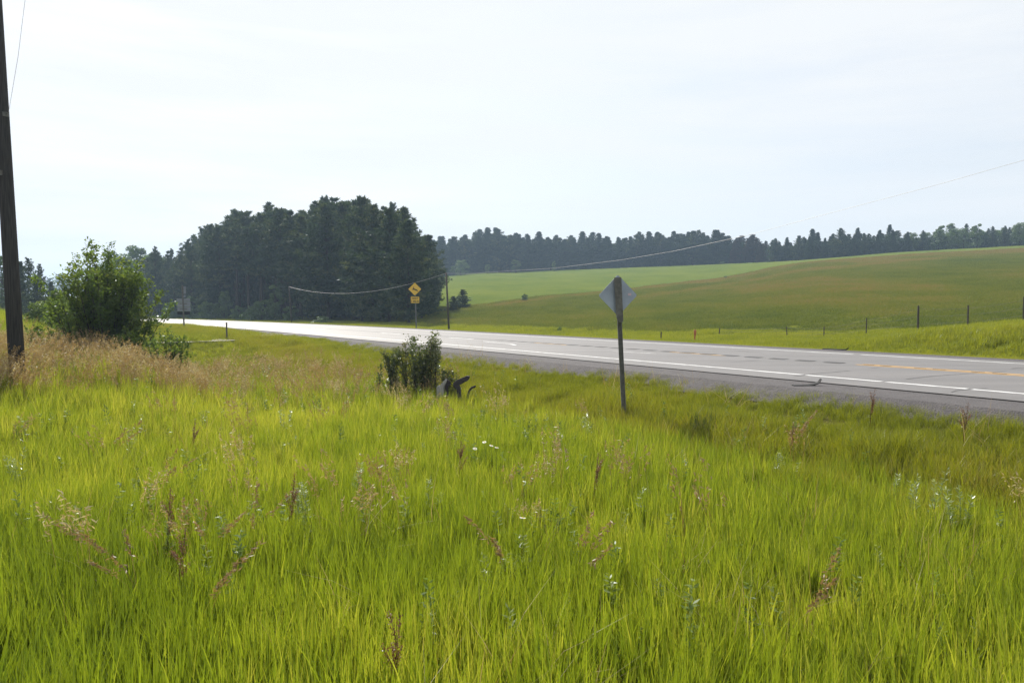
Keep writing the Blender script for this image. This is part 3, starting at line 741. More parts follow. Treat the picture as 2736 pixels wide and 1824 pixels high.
for row, px, x, y, edge in cand:
    poke = rng.random() < .10
    yt = ytop(px) + (rng.uniform(-20, -8) if poke else rng.uniform(-6, 10) if rng.random() < .45 else rng.uniform(6, 34))
    h = float(np.clip(CAMZ + (HOR - yt) / F * y - gz(x, y), 6, 22))
    var = FULL[rng.integers(0, 3)] if edge < 110 or (row < 2 and px > 800 and rng.random() < .6) else (BARE[rng.integers(0, 2)] if row < 3 and 600 < px < 760 else PINES[rng.integers(0, 6)])
    pines.append((px, row, h, plant("pine_tree", var, x, y, h, "tall dark pine standing inside the dense roadside plantation", "tree", "pines of the plantation beyond the road", wide=.85 if poke else (1.15 + .15 * rng.random() if var in FULL else 1.2 + .2 * rng.random()))))
def relabel(sel, label):
    sel["label"] = label
tallest = max(pines, key=lambda p: p[2] if 880 < p[0] < 1000 else 0)
relabel(tallest[3], "tallest pine, its top standing highest above the plantation roofline")
relabel(max(pines, key=lambda p: p[0])[3], "bushy pine at the right end of the plantation, foliage down to the ground")
relabel(min(pines, key=lambda p: p[0])[3], "short pine at the left end of the plantation where it steps down")
# young conifers and shrubs at the plantation's foot
for px, yb, yt, lab in ((1236, 824, 772, "small young conifer standing apart at the right end of the pine plantation"), (1212, 832, 790, "low dark young conifer tucked between plantation and small standalone conifer")):
    x, y, z = hit(px, yb, 0, 60); h = (yb - yt) / F * y
    plant("young_conifer", FULL[1], x, y, h, lab, "tree", wide=2.3)
for k, (px, wd, yt, lab) in enumerate(((640, 1.1, 815, "light green leafy shrub at the foot of the plantation beyond the delineator"), (560, 1.2, 805, "leafy green shrub under the pines left of the pale shrub"), (600, 1.0, 775, "tall leafy sapling in the gap between bare pine trunks"), (470, 1.4, 800, "bright leafy shrub under the pines behind the guide sign"),
                                (700, 1.3, 800, "rounded dark shrub at the plantation edge below the tall bare trunks"), (780, 1.2, 815, "low dark shrub at the plantation edge by the leaning wire pole"), (520, 1.2, 790, "leafy sapling right of the guide sign under the pines"), (735, 1.0, 760, "upright leafy sapling among the bare trunks of the plantation"))):
    dd = np.linspace(60, 240, 700); s_, t_ = st((px - CX) / F * dd, dd); y = float(dd[np.argmax(s_ > 34.2 + .8 * (k % 3))]); x = (px - CX) / F * y
    h = max(1.5, CAMZ + (HOR - yt) / F * y - gz(x, y))
    plant("leafy_shrub", SHRUBS[k % 3] if h < 4.5 else BROAD[k % 3], x, y, h, lab, "shrub", wide=wd * (.8 if h > 4.5 else 1))
x, y, z = hit(858, 866, 0, 50); plant("pale_shrub", SHRUBS[1], x, y, 1.05, "low pale green shrub on the verge just beyond the road's far edge", "shrub", wide=2.0)

# far wood along the top of the fields
ft = np.array([(1150, 640), (1184, 634), (1270, 622), (1290, 612), (1310, 624), (1345, 618), (1380, 622), (1420, 630), (1500, 628), (1560, 630), (1620, 630), (1700, 630), (1750, 624), (1800, 626), (1830, 618), (1868, 612), (1890, 626), (1950, 630), (1985, 627), (2024, 643), (2072, 636), (2124, 636), (2172, 624), (2209, 624), (2264, 620), (2320, 620), (2360, 616), (2375, 606), (2390, 616), (2438, 616), (2505, 613), (2560, 607), (2616, 608), (2671, 604), (2736, 596), (2900, 590)])
for row in range(4):
    px = 1150.0 + row * 9
    while px < 2800:
        d0, dB, zB, dT, zT = (float(v) for v in hill_knots(np.array(px)))
        y = dT + 2.5 + row * 5.5 + rng.normal(0, 1.0); x = (px - CX) / F * y
        yt = float(np.interp(px, ft[:, 0], ft[:, 1])) + (rng.uniform(-13, 1) if rng.random() < .20 else rng.uniform(1, 13))
        h = float(np.clip(CAMZ + (HOR - yt) / F * y - gz(x, y), 6.5, 20))
        if px > 2425: var, lab, grp, wd = (BROAD + FULL[:1])[rng.integers(0, 4)], "round green broadleaf tree in the wood along the right end of the ridge", "broadleaf trees on the ridge", 1.0
        elif px > 2060: var, lab, grp, wd = (FULL + SPRUCE)[rng.integers(0, 7)], "dark full conifer in the wood above the brown-topped pasture ridge", "conifers above the pasture ridge", 1.45
        elif 1955 < px < 2068: var, lab, grp, wd = REDTINT[rng.integers(0, 4)], "conifer tinted reddish brown where the far wood meets the pasture ridge", "red-tinted conifers of the far wood", 1.6
        else: var, lab, grp, wd = (FULL + SPRUCE * 2)[rng.integers(0, 11)], "dark conifer in the far wood behind the light green field", "conifers of the far wood", 1.6
        plant("far_tree", var, x, y, h, lab, "tree", grp, wide=wd)
        px += rng.uniform(.8, 1.25) * (4.2 if row < 2 else 5.0) / y * F
def wood_mass(name, pts, m, leaf, seed):
    """the inside of a wood one cannot tell apart: foliage filling a depth of ground up to a height"""
    g = np.random.default_rng(seed); C, LV = [], []
    for x, y, z, h, r in pts:
        n = int(26 * r * h); q = g.random(n)
        C.append(np.stack([x + g.normal(0, r * .5, n), y + g.normal(0, r * .5, n), z + h * q], 1)); LV.append(np.clip(.1 + .3 * g.random() + .4 * g.random(n), 0, 1))
    C, LV = np.concatenate(C), np.concatenate(LV); n = len(C); D = unit(g.normal(0, 1, (n, 3))); B = unit(np.cross(D, g.normal(0, 1, (n, 3))))
    sz = leaf * (.6 + .8 * g.random(n)); V, Fq, lv = rhombi(C, D * (sz * .6)[:, None], B * (sz * .32)[:, None], LV)
    return tag(obj(name, np_mesh(name, V, Fq, m, {"lv": lv})), kind="stuff")
P_ = []
for px in np.arange(1140, 2850, 13):
    d0, dB, zB, dT, zT = (float(v) for v in hill_knots(np.array(px)))
    for k in range(2):
        y = dT + 8 + 11 * k + rng.normal(0, 2); x = (px - CX) / F * y; z = gz(x, y); yt = float(np.interp(px, ft[:, 0], ft[:, 1])) + 22
        P_.append((x, y, z, max(3, CAMZ + (HOR - yt) / F * y - z), 2.4))
wood_mass("woods_interior", P_, M_SPRUCE, .55, 61)
P_ = []
for s_ in (45, 50, 55, 60):
    for t_ in np.arange(74, 205, 3.2):
        x, y = xy(s_ + rng.normal(0, 1), np.array(t_)); x, y = float(x), float(y); px = CX + F * x / y
        if 400 < px < np.interp(y, [80, 88, 110, 140], [1030, 1060, 1140, 1150]): P_.append((x, y, gz(x, y), rng.uniform(2.5, 7.5), 1.7))
wood_mass("undergrowth", P_, M_PINE, .42, 62)
for px, yb, yt, wd, lab in ((1232, 728, 694, 1.4, "round light green tree at the far wood's edge, just right of the plantation"), (1378, 726, 694, 1.5, "round light green tree at the far wood's edge, above the small field bush"), (1303, 726, 706, 1.0, "small pale tree at the far wood's edge between two round trees"), (1480, 722, 697, .8, "small thin pale tree at the far wood's edge right of the round trees")):
    x, y, z = hit(px, yb + 2, 0, 150, 420); y = float(hill_knots(np.array(float(px)))[3]) - 13; x = (px - CX) / F * y; plant("round_tree", BROAD[int(px) % 3], x, y, CAMZ + (HOR - yt) / F * y - gz(x, y), lab, "tree", wide=wd * 1.15)
x, y, z = hit(1403, 804, 0, 60); plant("field_bush", SHRUBS[0], x, y, 20 / F * y, "small lone dark bush on the boundary of the light green field", "bush")
x, y, z = hit(1938, 745, 0, 60); plant("field_bush", SHRUBS[2], x, y, 9 / F * y, "tiny dark bush on the brown crest below the far wood", "bush", wide=1.2)
x, y, z = hit(1931, 705, 0, 150); plant("field_bush", SHRUBS[1], x, y, 7 / F * y, "tiny pale bush at the foot of the far wood", "bush", wide=1.8)
x, y, z = hit(1495, 885, 0, 40); plant("field_bush", SHRUBS[1], x, y, 15 / F * y, "small yellow-green bush at the foot of the pasture beyond the road", "bush", wide=.7)

# trees at the left: behind the mound and beyond the curve
for k, (px, y, yt, var, wd, lab) in enumerate((
        (372, 190, 656, BROAD[0], 1.0, "round dark broadleaf tree rising behind the big roadside bush"), (325, 175, 672, BROAD[2], 1.0, "broadleaf tree behind the big bush, left of the round dark one"), (425, 195, 676, BROAD[1], 1.0, "broadleaf tree filling the dip between bush and pine plantation"),
        (345, 215, 690, BROAD[1], 1.2, "low broadleaf tree far behind the big bush"), (455, 185, 690, PINES[2], 1.1, "pine at the plantation's far left, behind the guide sign"), (400, 175, 720, BROAD[0], 1.3, "broadleaf tree behind the guide sign, low and dark"),
        (78, 95, 690, PINES[4], .95, "pine with flat layered crown just right of the utility pole"), (108, 100, 705, PINES[0], .8, "ragged pine right of the flat-crowned one, open branches"), (60, 90, 700, FULL[0], .9, "dense dark conifer behind the utility pole's lower half"),
        (8, 95, 682, BROAD[2], .8, "dark broadleaf tree at the left edge of the photo"), (100, 88, 742, FULL[1], 1.2, "squat dark conifer at the foot of the ragged pine"), (35, 84, 735, FULL[0], 1.2, "squat dark conifer hidden partly by the utility pole"), (140, 105, 752, FULL[2], 1.1, "low dark conifer between the ragged pine and the big bush"),
        (135, 430, 742, BROAD[1], 1.1, "distant blue hazy tree left of the big bush"), (168, 440, 730, BROAD[0], 1.2, "distant blue hazy tree, highest of those seen left of the bush"), (205, 440, 734, BROAD[2], 1.2, "distant blue hazy tree partly behind the big bush"), (245, 440, 738, BROAD[1], 1.2, "distant hazy tree seen through the big bush"))):
    x = (px - CX) / F * y; h = CAMZ + (HOR - yt) / F * y - gz(x, y)
    plant("conifer" if var in FULL or var in PINES else "broadleaf_tree", var, x, y, h, lab, "tree", wide=wd)
for k, (px, yb, yt, wd, lab) in enumerate(((150, 850, 772, 1.1, "light green bush behind the big bush, on its left flank"), (105, 855, 800, 1.3, "low green bush on the grassy mound right of the utility pole"), (200, 850, 790, 1.2, "green bush hidden mostly behind the big roadside bush"))):
    y = 43.0 - 3 * k; x = (px - CX) / F * y; z = gz(x, y); h = CAMZ + (HOR - yt) / F * y - z
    plant("green_bush", broadleaf(190 + k, 2.5, 1.5, .05, .12, 16, 200, M_BUSH), x, y, max(.8, h), lab, "bush", wide=wd)

# ------------------------------------------------------------------ the big bush at the left and the shrub in the meadow
def stem_shrub(seed, stems, leaf, m, twig=9, perl=7, stiff=.6):
    """stems: list of (base xy, top xyz); upright stems with twigs carrying leaves"""
    g = np.random.default_rng(seed); mb = MB(); C, D, LV = [], [], []
    for (bx, by), top in stems:
        b = np.array([bx, by, -.1]); tp = np.array(top, float); L_ = np.linalg.norm(tp - b)
        mid = b + (tp - b) * .5 * np.array([stiff, stiff, 1.08])
        pt = lambda q: (1 - q) ** 2 * b + 2 * q * (1 - q) * mid + q * q * tp
        mb.tube([pt(0), pt(.35), pt(.7), pt(1)], [.012 + .006 * L_, .008 + .004 * L_, .006 + .001 * L_, .002], 5, False)
        cl = g.random()
        for k in range(int(twig * L_)):
            q = g.uniform(.12, 1.0) ** .8; p = pt(q); az = g.random() * 6.283; tl = min(.5, L_ * g.uniform(.07, .22)) * (1.15 - .75 * q)
            d = unit(np.array([math.cos(az), math.sin(az), g.uniform(.25, 1.0)]))
            e = p + d * tl
            mb.tube([p, e], [.004, .0015], 3, False)
            n = perl; f = g.random(n)
            C.append(p + (e - p) * f[:, None] + g.normal(0, .045, (n, 3)) * (.6 + L_ * .25)); D.append(unit(g.normal(0, .7, (n, 3)) + d)); LV.append(np.clip(.1 + .35 * cl + .3 * g.random() + .2 * g.random(n), 0, 1))
    C, D, LV = map(np.concatenate, (C, D, LV)); n = len(C)
    sz = leaf * (.6 + .8 * g.random(n)); Bv = unit(np.cross(D, g.normal(0, 1, (n, 3)) * .6 + np.array([0, 0, .6])))
    C[:, 2] = np.maximum(C[:, 2], .02)
    V, Fq, lv = rhombi(C, D * (sz * .62)[:, None], Bv * (sz * .34)[:, None], LV)
    return mb.mesh("stem", M_BARK, True), np_mesh("foliage", V, Fq, m, {"lv": lv})
def px_shrub(name, Y, basepx, baserow, outline, n, depth, leaf, m, seed, label, twig, perl, basew=.35, lo=.55, stiff=.6, spires=()):
    """stems fan out to fill an outline given as (column, top row) pairs at distance Y"""
    c = at(basepx, baserow, Y); z0 = gz(c.x, Y); g = np.random.default_rng(seed); st_ = []
    o_ = np.array(outline, float)
    for k in range(n):
        px = o_[0, 0] + (o_[-1, 0] - o_[0, 0]) * ((k + g.random()) / n); yt = np.interp(px, o_[:, 0], o_[:, 1]); yb = baserow
        f = 1.0 if g.random() < .45 else g.uniform(lo, 1.0)
        row = yb + (yt - yb) * f; p = at(px, row, Y); dy = g.normal(0, depth)
        bx = (p.x - c.x) * basew + g.normal(0, .15)
        st_.append(((bx, dy * .4), (p.x - c.x, dy, max(.25, p.z - z0))))
    for px, row in spires:
        p = at(px, row, Y); st_.append(((g.normal(0, .2) + (p.x - c.x) * basew * .8, g.normal(0, .2)), (p.x - c.x, g.normal(0, .4), p.z - z0)))
    s_, f_ = stem_shrub(seed, st_, leaf, m, twig, perl, stiff)
    o = empty(name, (c.x, Y, z0)); obj("stem", s_, o); obj("foliage", f_, o)
    return tag(o, label, "bush" if "bush" in name else "shrub")
px_shrub("roadside_bush", 26.0, 285, 935, [(110, 885), (140, 870), (165, 830), (190, 780), (215, 745), (240, 720), (285, 720), (310, 735), (345, 730), (372, 735), (385, 775), (398, 825), (408, 860), (415, 895)], 150, 1.0, .082, M_BUSH, 5,
         "large leafy green bush with wispy top beside the utility pole", 11, 8, .38, .45,
         spires=[(240, 636), (247, 655), (264, 648), (284, 652), (292, 668), (215, 688), (200, 705), (186, 738), (346, 690), (374, 695), (325, 705), (270, 680), (230, 690), (255, 670), (360, 705), (150, 825), (125, 860)])
px_shrub("low_bush", 25.0, 470, 935, [(400, 890), (425, 880), (450, 895), (480, 902), (500, 908)], 15, .5, .075, M_BUSH, 6, "low leafy bush sprawling at the right foot of the large bush", 12, 7, .5, .5)
x_, y_, z_ = hit(1100, 1036, .42, 15); YS = y_
px_shrub("willow_shrub", YS, 1105, 1045, [(1018, 955), (1035, 945), (1060, 935), (1085, 915), (1098, 905), (1115, 940), (1135, 935), (1150, 900), (1164, 892), (1176, 945), (1184, 990)], 26, .32, .055, M_SHRUB, 8,
         "dark upright leafy shrub in the meadow left of the blank diamond sign", 20, 8, .80, .6, .9,
         spires=[(1160, 893), (1153, 902), (1166, 905), (1096, 898), (1060, 930), (1026, 940), (1120, 925), (1172, 930)])
px_shrub("willow_shrub", YS - .2, 1195, 1045, [(1180, 1010), (1190, 985), (1200, 985), (1212, 1000), (1226, 1005)], 10, .2, .05, M_SHRUB, 9,
         "small dark sprig beside the broken wood in the meadow", 20, 7, .6, .5)

# ------------------------------------------------------------------ utility pole and lines
Yp = 18.6
pb, pt_ = at(43, 935, Yp), at(-14, 0, Yp)
dr = (pt_ - pb).normalized(); base = pb + dr * ((gz(pb.x, Yp) - .1 - pb.z) / dr.z); top = base + dr * (11.2 / dr.z)
pole = empty("utility_pole", base); tag(pole, "dark wooden utility pole leaning slightly left beside the large bush", "utility pole")
mb = MB(); mb.tube([(top - base) * q for q in (0, .25, .5, .75, 1)], [.172, .165, .156, .148, .138], 16); mb.build("pole", M_POLE, pole, smooth=True)
mb = MB(); mb.box(top - base - dr * .35 + Vector((0.45, -.16, 0)), (2.6, .1, .12)); mb.build("crossarm", M_POLE, pole)
att = at(21, 308, Yp) - base
mb = MB(); mb.box(att + Vector((-.02, -.06, 0)), (.10, .12, .10)); mb.tube([att + Vector((0, -.1, -.05)), att + Vector((.05, -.12, .03))], .018, 6); mb.build("bracket", M_STEELD, pole)
mb = MB(); q0 = at(23, 300, Yp - .1) - base; q1 = at(67, 0, Yp - .1) - base; q2 = q1 + (q1 - q0) * .26
mb.tube([q0, q0 + (q1 - q0) * .5 + Vector((.03, 0, 0)), q1, q2], .0045, 5); mb.build("service_wire", M_WIRE, pole)
mb = MB(); mb.tube([at(3, 455, Yp - .16) - base, at(3, 468, Yp - .16) - base], .03, 6); mb.build("step_bolt", M_STEELD, pole)
# phone line beyond the road
S_W = 31.0
def line_pt(s_, t_, z): x, y = xy(s_, np.array(t_)); return Vector((float(x), float(y), z))
def t_px(px, s_): return t_at(px, s_)
def line_pole(px_top, py_top, px_b, label):
    t_ = t_px(px_b, S_W); b = line_pt(S_W, t_, 0); z0 = gz(b.x, b.y); tp = at(px_top, py_top, b.y)
    o = empty("line_pole", (b.x, b.y, z0)); mb = MB(); q = tp - Vector((b.x, b.y, z0))
    mb.tube([(0, 0, -.1), q * .5, q + Vector((0, 0, .06))], [.085, .08, .07], 10); mb.build("pole", M_POST, o, smooth=True)
    mb = MB(); mb.tube([q + Vector((-.02, 0, 0)), q + Vector((.14, 0, 0))], .03, 6); mb.build("insulator", M_STEEL, o)
    tag(o, label, "pole"); return tp
pA = line_pole(1192, 730, 1200, "short dark wooden line pole right of the yellow deer sign")
pB = line_pole(772, 766, 780, "thin dark line pole standing against the pine plantation")
def wire(name, pts, r, label):
    mb = MB(); mb.tube(pts, r, 5); return tag(mb.build(name, M_WIRE, None), label, "wire")
seg = [pA + (pB - pA) * q - Vector((0, 0, 1.25 * 4 * q * (1 - q) * (1.0))) for q in np.linspace(0, 1, 22)]
wire("overhead_wire", seg, .014, "grey wire sagging between the two short line poles in front of the pines")
rows = [(1192, 730), (1250, 731), (1320, 726), (1480, 716.5), (1660, 694.5), (1800, 671), (2000, 628), (2250, 561), (2500, 495), (2736, 428), (2900, 380)]
seg = [pA]
for px, py in rows[1:]:
    t_ = t_px(px, S_W); b = line_pt(S_W, t_, 0); seg.append(at(px, py, b.y))
wire("overhead_wire", seg, .008, "long grey wire rising right from the short line pole across the hillside and sky")

# ------------------------------------------------------------------ signs
def rect(w_, h_, r=.03, n=4):
    p = []
    for cx, cy, a0 in ((w_ / 2 - r, h_ / 2 - r, 0), (-w_ / 2 + r, h_ / 2 - r, 90), (-w_ / 2 + r, -h_ / 2 + r, 180), (w_ / 2 - r, -h_ / 2 + r, 270)):
        for k in range(n + 1):
            a = R(a0 + 90 * k / n); p.append((cx + r * math.cos(a), cy + r * math.sin(a)))
    return p
def diamond(D, r=.04):
    side = D / math.sqrt(2); c = math.sqrt(.5)
    return [((a - b) * c, (a + b) * c) for a, b in rect(side, side, r)]
# blank back of a diamond sign in the meadow edge
Ys = 17.3
cs = at(1651.5, 789, Ys); bs = at(1666, 1084, Ys); zg = gz(bs.x, Ys)
ln = (cs - bs).normalized(); base = bs + ln * ((zg - bs.z) / ln.z)
dsign = empty("diamond_sign", base); tag(dsign, "blank grey back of a diamond road sign on a leaning post", "road sign")
top = at(1649.5, 741, Ys) - base
lean = math.atan2(-top.x, top.z)
mb = MB()
Mx = Matrix.Rotation(-lean, 3, 'Y')
Lp = top.length
mb.box(Mx @ Vector((0, .012, Lp / 2 - .15)), (.098, .012, Lp + .3), Mx)
for sg in (-1, 1): mb.box(Mx @ Vector((sg * .043, -.012, Lp / 2 - .15)), (.012, .036, Lp + .297), Mx)
mb.build("post", M_STEELD, dsign)
mb = MB(); a = .078; mb.prism([(-a, 0), (a, 0), (a, -.93), (.05, -.98), (-.02, -.98), (-a + .01, -.86)][::-1], -.045, -.024)
br = mb.build("stiffener", M_STEELD, dsign, top + Vector((0, -.012, 0)), (0, -lean, 0))
mb = MB(); mb.prism(diamond(.90), -.0025, .0025)
pn = mb.build("sign_panel", M_ALU, dsign, cs - base + Vector((.0, .03, 0)), (0, -lean * .25, R(14)))
for dz_ in (.30, -.28):
    mb = MB(); mb.tube([(0, -.075, 0), (0, -.01, 0)], .012, 8); mb.build("bolt", M_STEEL, dsign, cs - base + Vector((-.013 * dz_ * 3, 0, dz_)))
mb = MB(); mb.prism(rect(.075, .05, .006), -.002, .002); mb.build("sticker", mat("pale sticker", (.55, .42, .46), .6), pn, (.27, -.006, .02))
# yellow deer sign beyond the road
Yd = 71.0
cd = at(1108.3, 772.3, Yd); zg = gz(cd.x, Yd)
pl = at(1109, 801, Yd); bd = at(1112.5, 873, Yd)
deer = empty("deer_sign", (bd.x, Yd, zg)); tag(deer, "yellow diamond deer crossing sign with yellow distance plaque below", "road sign")
base = Vector((bd.x, Yd, zg)); FZ = R(6)
mb = MB(); tp = cd - base + Vector((0, .05, .4)); mb.tube([(0, .05, -.2), tp], .055, 8); mb.build("post", M_STEEL, deer)
D = 1.20
rot = Matrix.Rotation(FZ, 4, 'Z')
pan = MB().prism(diamond(D + .03, .05), -.0, .004).build("diamond_panel", M_BLK, deer, cd - base, (0, 0, FZ))
MB().prism(diamond(D - .045, .04), -.005, -.0005).build("yellow_face", M_YEL, pan)
stag = [(-.30, .02), (-.25, .05), (-.20, .07), (-.17, .11), (-.20, .17), (-.27, .19), (-.25, .215), (-.19, .20), (-.17, .25), (-.21, .30), (-.17, .29), (-.145, .25), (-.14, .20), (-.10, .235), (-.06, .23), (-.11, .19), (-.13, .13), (-.10, .08),
        (-.02, .055), (.08, .02), (.16, -.03), (.21, -.02), (.235, .02), (.225, -.05), (.24, -.10), (.31, -.17), (.34, -.25), (.32, -.25), (.27, -.19), (.19, -.13), (.24, -.22), (.22, -.28), (.20, -.21), (.13, -.12), (.05, -.10), (-.05, -.075), (-.13, -.04), (-.21, -.10), (-.30, -.09), (-.335, -.115), (-.30, -.065), (-.22, -.07), (-.18, -.03), (-.26, .00), (-.33, -.015), (-.34, .01)]
import mathutils.geometry as mg
tri = mg.tessellate_polygon([[Vector((a, b, 0)) for a, b in stag]])
n_ = len(stag)
sv = [(a * .82 + .02, -.009, b * .82 - .02) for a, b in stag] + [(a * .82 + .02, -.0055, b * .82 - .02) for a, b in stag]
sf = [tuple(f) for f in tri] + [tuple(i + n_ for i in f)[::-1] for f in tri] + [(i, (i + 1) % n_, (i + 1) % n_ + n_, i + n_) for i in range(n_)]
obj("deer_symbol", np_mesh("deer_symbol", sv, sf, M_BLK), pan)
plq = MB().prism(rect(.79, .60, .04), 0, .004).build("plaque", M_BLK, deer, pl - base, (0, 0, FZ))
MB().prism(rect(.745, .555, .03), -.005, -.0005).build("yellow_face", M_YEL, plq)
for txt, z_, sz in (("NEXT", .045, .23), ("2 MILES", -.205, .215)):
    c = bpy.data.curves.new("lettering", 'FONT'); c.body = txt; c.size = sz; c.align_x = 'CENTER'; c.extrude = .002; c.offset = .004
    c.materials.append(M_BLK)
    tmp = bpy.data.objects.new("lettering", c); me = bpy.data.meshes.new_from_object(tmp); bpy.data.objects.remove(tmp)
    o = bpy.data.objects.new("lettering", me); COL.objects.link(o); o.parent = plq; o.location = (0, -.0085, z_); o.rotation_euler = (R(90), 0, 0)
# back of the guide sign assembly on the grass island
Yg = 58.0
bg_ = at(492.5, 884, Yg); zg = gz(bg_.x, Yg); base = Vector((bg_.x, Yg, zg))
gs = empty("guide_sign", base); tag(gs, "grey back of a route marker assembly on a dark post by the turnout", "road sign")
tp = at(487, 762, Yg) - base
mb = MB(); mb.tube([(0, 0, -.2), tp], .062, 6); mb.build("post", M_STEELD, gs)
M_ALUD = mat("dull aluminium sheet", (.24, .26, .29), .6, .4, metal=.15, var=.2, scale=3)
def panel(x0, y0, x1, y1, nm, yo=.05, th=.004, m=M_ALUD):
    a, b = at(x0, y0, Yg) - base, at(x1, y1, Yg) - base
    mb = MB(); mb.prism(rect(abs(b.x - a.x), abs(a.z - b.z), .02), -th, th)
    return mb.build(nm, m, gs, ((a.x + b.x) / 2, yo, (a.z + b.z) / 2))
panel(489, 765, 496, 785, "top_panel"); panel(489.5, 788, 495, 794, "spacer_panel")
panel(471, 797, 507, 804.5, "marker_panel"); panel(472, 805.5, 508, 820, "marker_panel"); panel(473, 821, 508.5, 831, "arrow_panel"); panel(473, 832, 507, 841, "low_panel", m=M_BLK)
for y0 in (811, 826):
    a = at(480, y0, Yg) - base; b = at(500, y0, Yg) - base
    mb = MB(); mb.box(((a.x + b.x) / 2, .03, a.z), (abs(b.x - a.x), .03, .05)); mb.build("brace", M_STEELD, gs)
# slim delineator by the turnout
x_, y_, z_ = hit(606, 902, .1, 25); dpost = empty("delineator_post", (x_, y_, gz(x_, y_))); tag(dpost, "slim dark steel delineator post beside the gravel turnout", "marker post")
hh = at(605.5, 861, y_).z - dpost.location.z
mb = MB(); mb.box((0, .01, hh / 2 - .1), (.075, .012, hh + .2))
for sg in (-1, 1): mb.box((sg * .032, -.012, hh / 2 - .1), (.012, .03, hh + .196))
mb.build("post", M_STEELD, dpost)
MB().prism(rect(.07, .13, .02), 0, .006).build("reflector", M_ALU, dpost, (0, .018, hh - .12))

# ------------------------------------------------------------------ pasture fence, markers
S_F = 35.6
fence = empty("wire_fence", line_pt(S_F, 22.0, 0)); fo = Vector(fence.location)
tag(fence, "old wire fence of weathered wooden posts below the pasture, right", "fence")
tops = []
for px, yt, wv, tilt in ((1922, 876, .11, 2.5), (2104, 872, .085, -4), (2203, 872, .09, 0), (2314, 849, .085, -2), (2453, 816, .135, -1.5), (2584, 815, .11, -.5), (2733, 792, .10, -1)):
    t_ = t_px(px, S_F); b = line_pt(S_F, t_, 0); z0 = gz(b.x, b.y); zt = at(px, yt, b.y).z
    mb = MB(); L_ = zt - z0 + .15; M3 = Matrix.Rotation(R(tilt), 3, 'Y')
    mb.tube([M3 @ Vector((0, 0, q * L_)) - Vector((0, 0, .15)) for q in (0, .5, .96, 1.0)], [wv * .36, wv * .34, wv * .33, wv * .25], 7)
    mb.build("post", M_POST, fence, b + Vector((0, 0, z0)) - fo, (0, 0, rng.random() * 3))
    tops.append((t_, b, z0, zt))
tops = [(tops[0][0] + 30, line_pt(S_F, tops[0][0] + 30, 0), 0, 0)] + tops
for fr in (.35, .62, .88):
    mb = MB(); pts = []
    for t_, b, z0, zt in tops[1:]:
        pts.append(Vector((b.x, b.y - .07, z0 + (zt - z0) * fr)) - fo)
    fp = []
    for a, b in zip(pts[:-1], pts[1:]):
        for q in (0, .33, .67): fp.append(a + (b - a) * q - Vector((0, 0, .05 * math.sin(math.pi * q))))
    fp.append(pts[-1]); mb.tube(fp, .004, 4); mb.build("wire", M_STEELD, fence)
def marker(px, py0, py1, nm, m, lab, cat, wd, capm=None):
    t_ = t_px(px, 31.5); b = line_pt(31.5, t_, 0); z0 = gz(b.x, b.y); zt = at(px, py0, b.y).z
    o = empty(nm, (b.x, b.y, z0)); L_ = zt - z0
    mb = MB(); mb.tube([(0, 0, -.1), (.01, 0, L_ * .5), (.02, 0, L_ * .97), (.02, 0, L_)], [wd * .55, wd * .5, wd * .5, wd * .4], 8); mb.build("post", m, o)
    if capm: mb = MB(); mb.tube([(.02, 0, L_ * .62), (.02, 0, L_ * .97), (.02, 0, L_ * 1.04)], [wd * .95, wd * 1.0, wd * .7], 10); mb.build("cap", capm, o)
    tag(o, lab, cat)
marker(1857, 882, 899, "orange_marker", M_ORANGE, "short orange marker post at the foot of the pasture", "marker post", .075, M_ORANGE)
marker(1766, 886, 898, "stub_post", M_POST, "short grey wooden stub left of the orange marker", "post", .075)

# ------------------------------------------------------------------ debris
def scrap(px, py, L_, wd, th, rz, label, curl):
    s_, t_ = gp(px, py); x, y = xy(s_, np.array(t_)); zb = -.03
    o = empty("tyre_scrap", (float(x), float(y), zb), rz); n = 14; top_, bot = [], []
    g = np.random.default_rng(int(px))
    for k in range(n + 1):
        q = k / n; w_ = wd * (.35 + .65 * math.sin(math.pi * min(.97, q * .9 + .1)) ** .6) * g.uniform(.8, 1.1); z = .012 + curl * (max(0, q - .45) ** 2) * 2.6 + (.05 if k == n else 0)
        top_ += [(-L_ / 2 + L_ * q, -w_ / 2, z + th), (-L_ / 2 + L_ * q, w_ / 2, z + th * 1.3)]; bot += [(-L_ / 2 + L_ * q, -w_ / 2, z), (-L_ / 2 + L_ * q, w_ / 2, z)]
    nv = len(top_); f = []
    for k in range(n):
        a = 2 * k; f += [(a, a + 2, a + 3, a + 1), (nv + a, nv + a + 1, nv + a + 3, nv + a + 2), (a, nv + a, nv + a + 2, a + 2), (a + 1, a + 3, nv + a + 3, nv + a + 1)]
    f += [(0, 1, nv + 1, nv), (nv - 2, 2 * nv - 2, 2 * nv - 1, nv - 1)]
    obj("tread", np_mesh("tread", top_ + bot, f, M_RUBBER), o)
    MB().box((L_ * .28, wd * .5, .03), (L_ * .18, wd * .25, .03), Matrix.Rotation(.5, 3, 'Z')).build("torn_flap", M_RUBBER, o)
    tag(o, label, "debris")
scrap(2156, 1028.5, .62, .16, .02, R(8), "black torn tyre strip on the near gravel shoulder", .10)
scrap(2232, 933.5, 1.15, .14, .03, math.atan2(UY, UX) + math.pi, "long black rubber strip on the far gravel shoulder", .04)
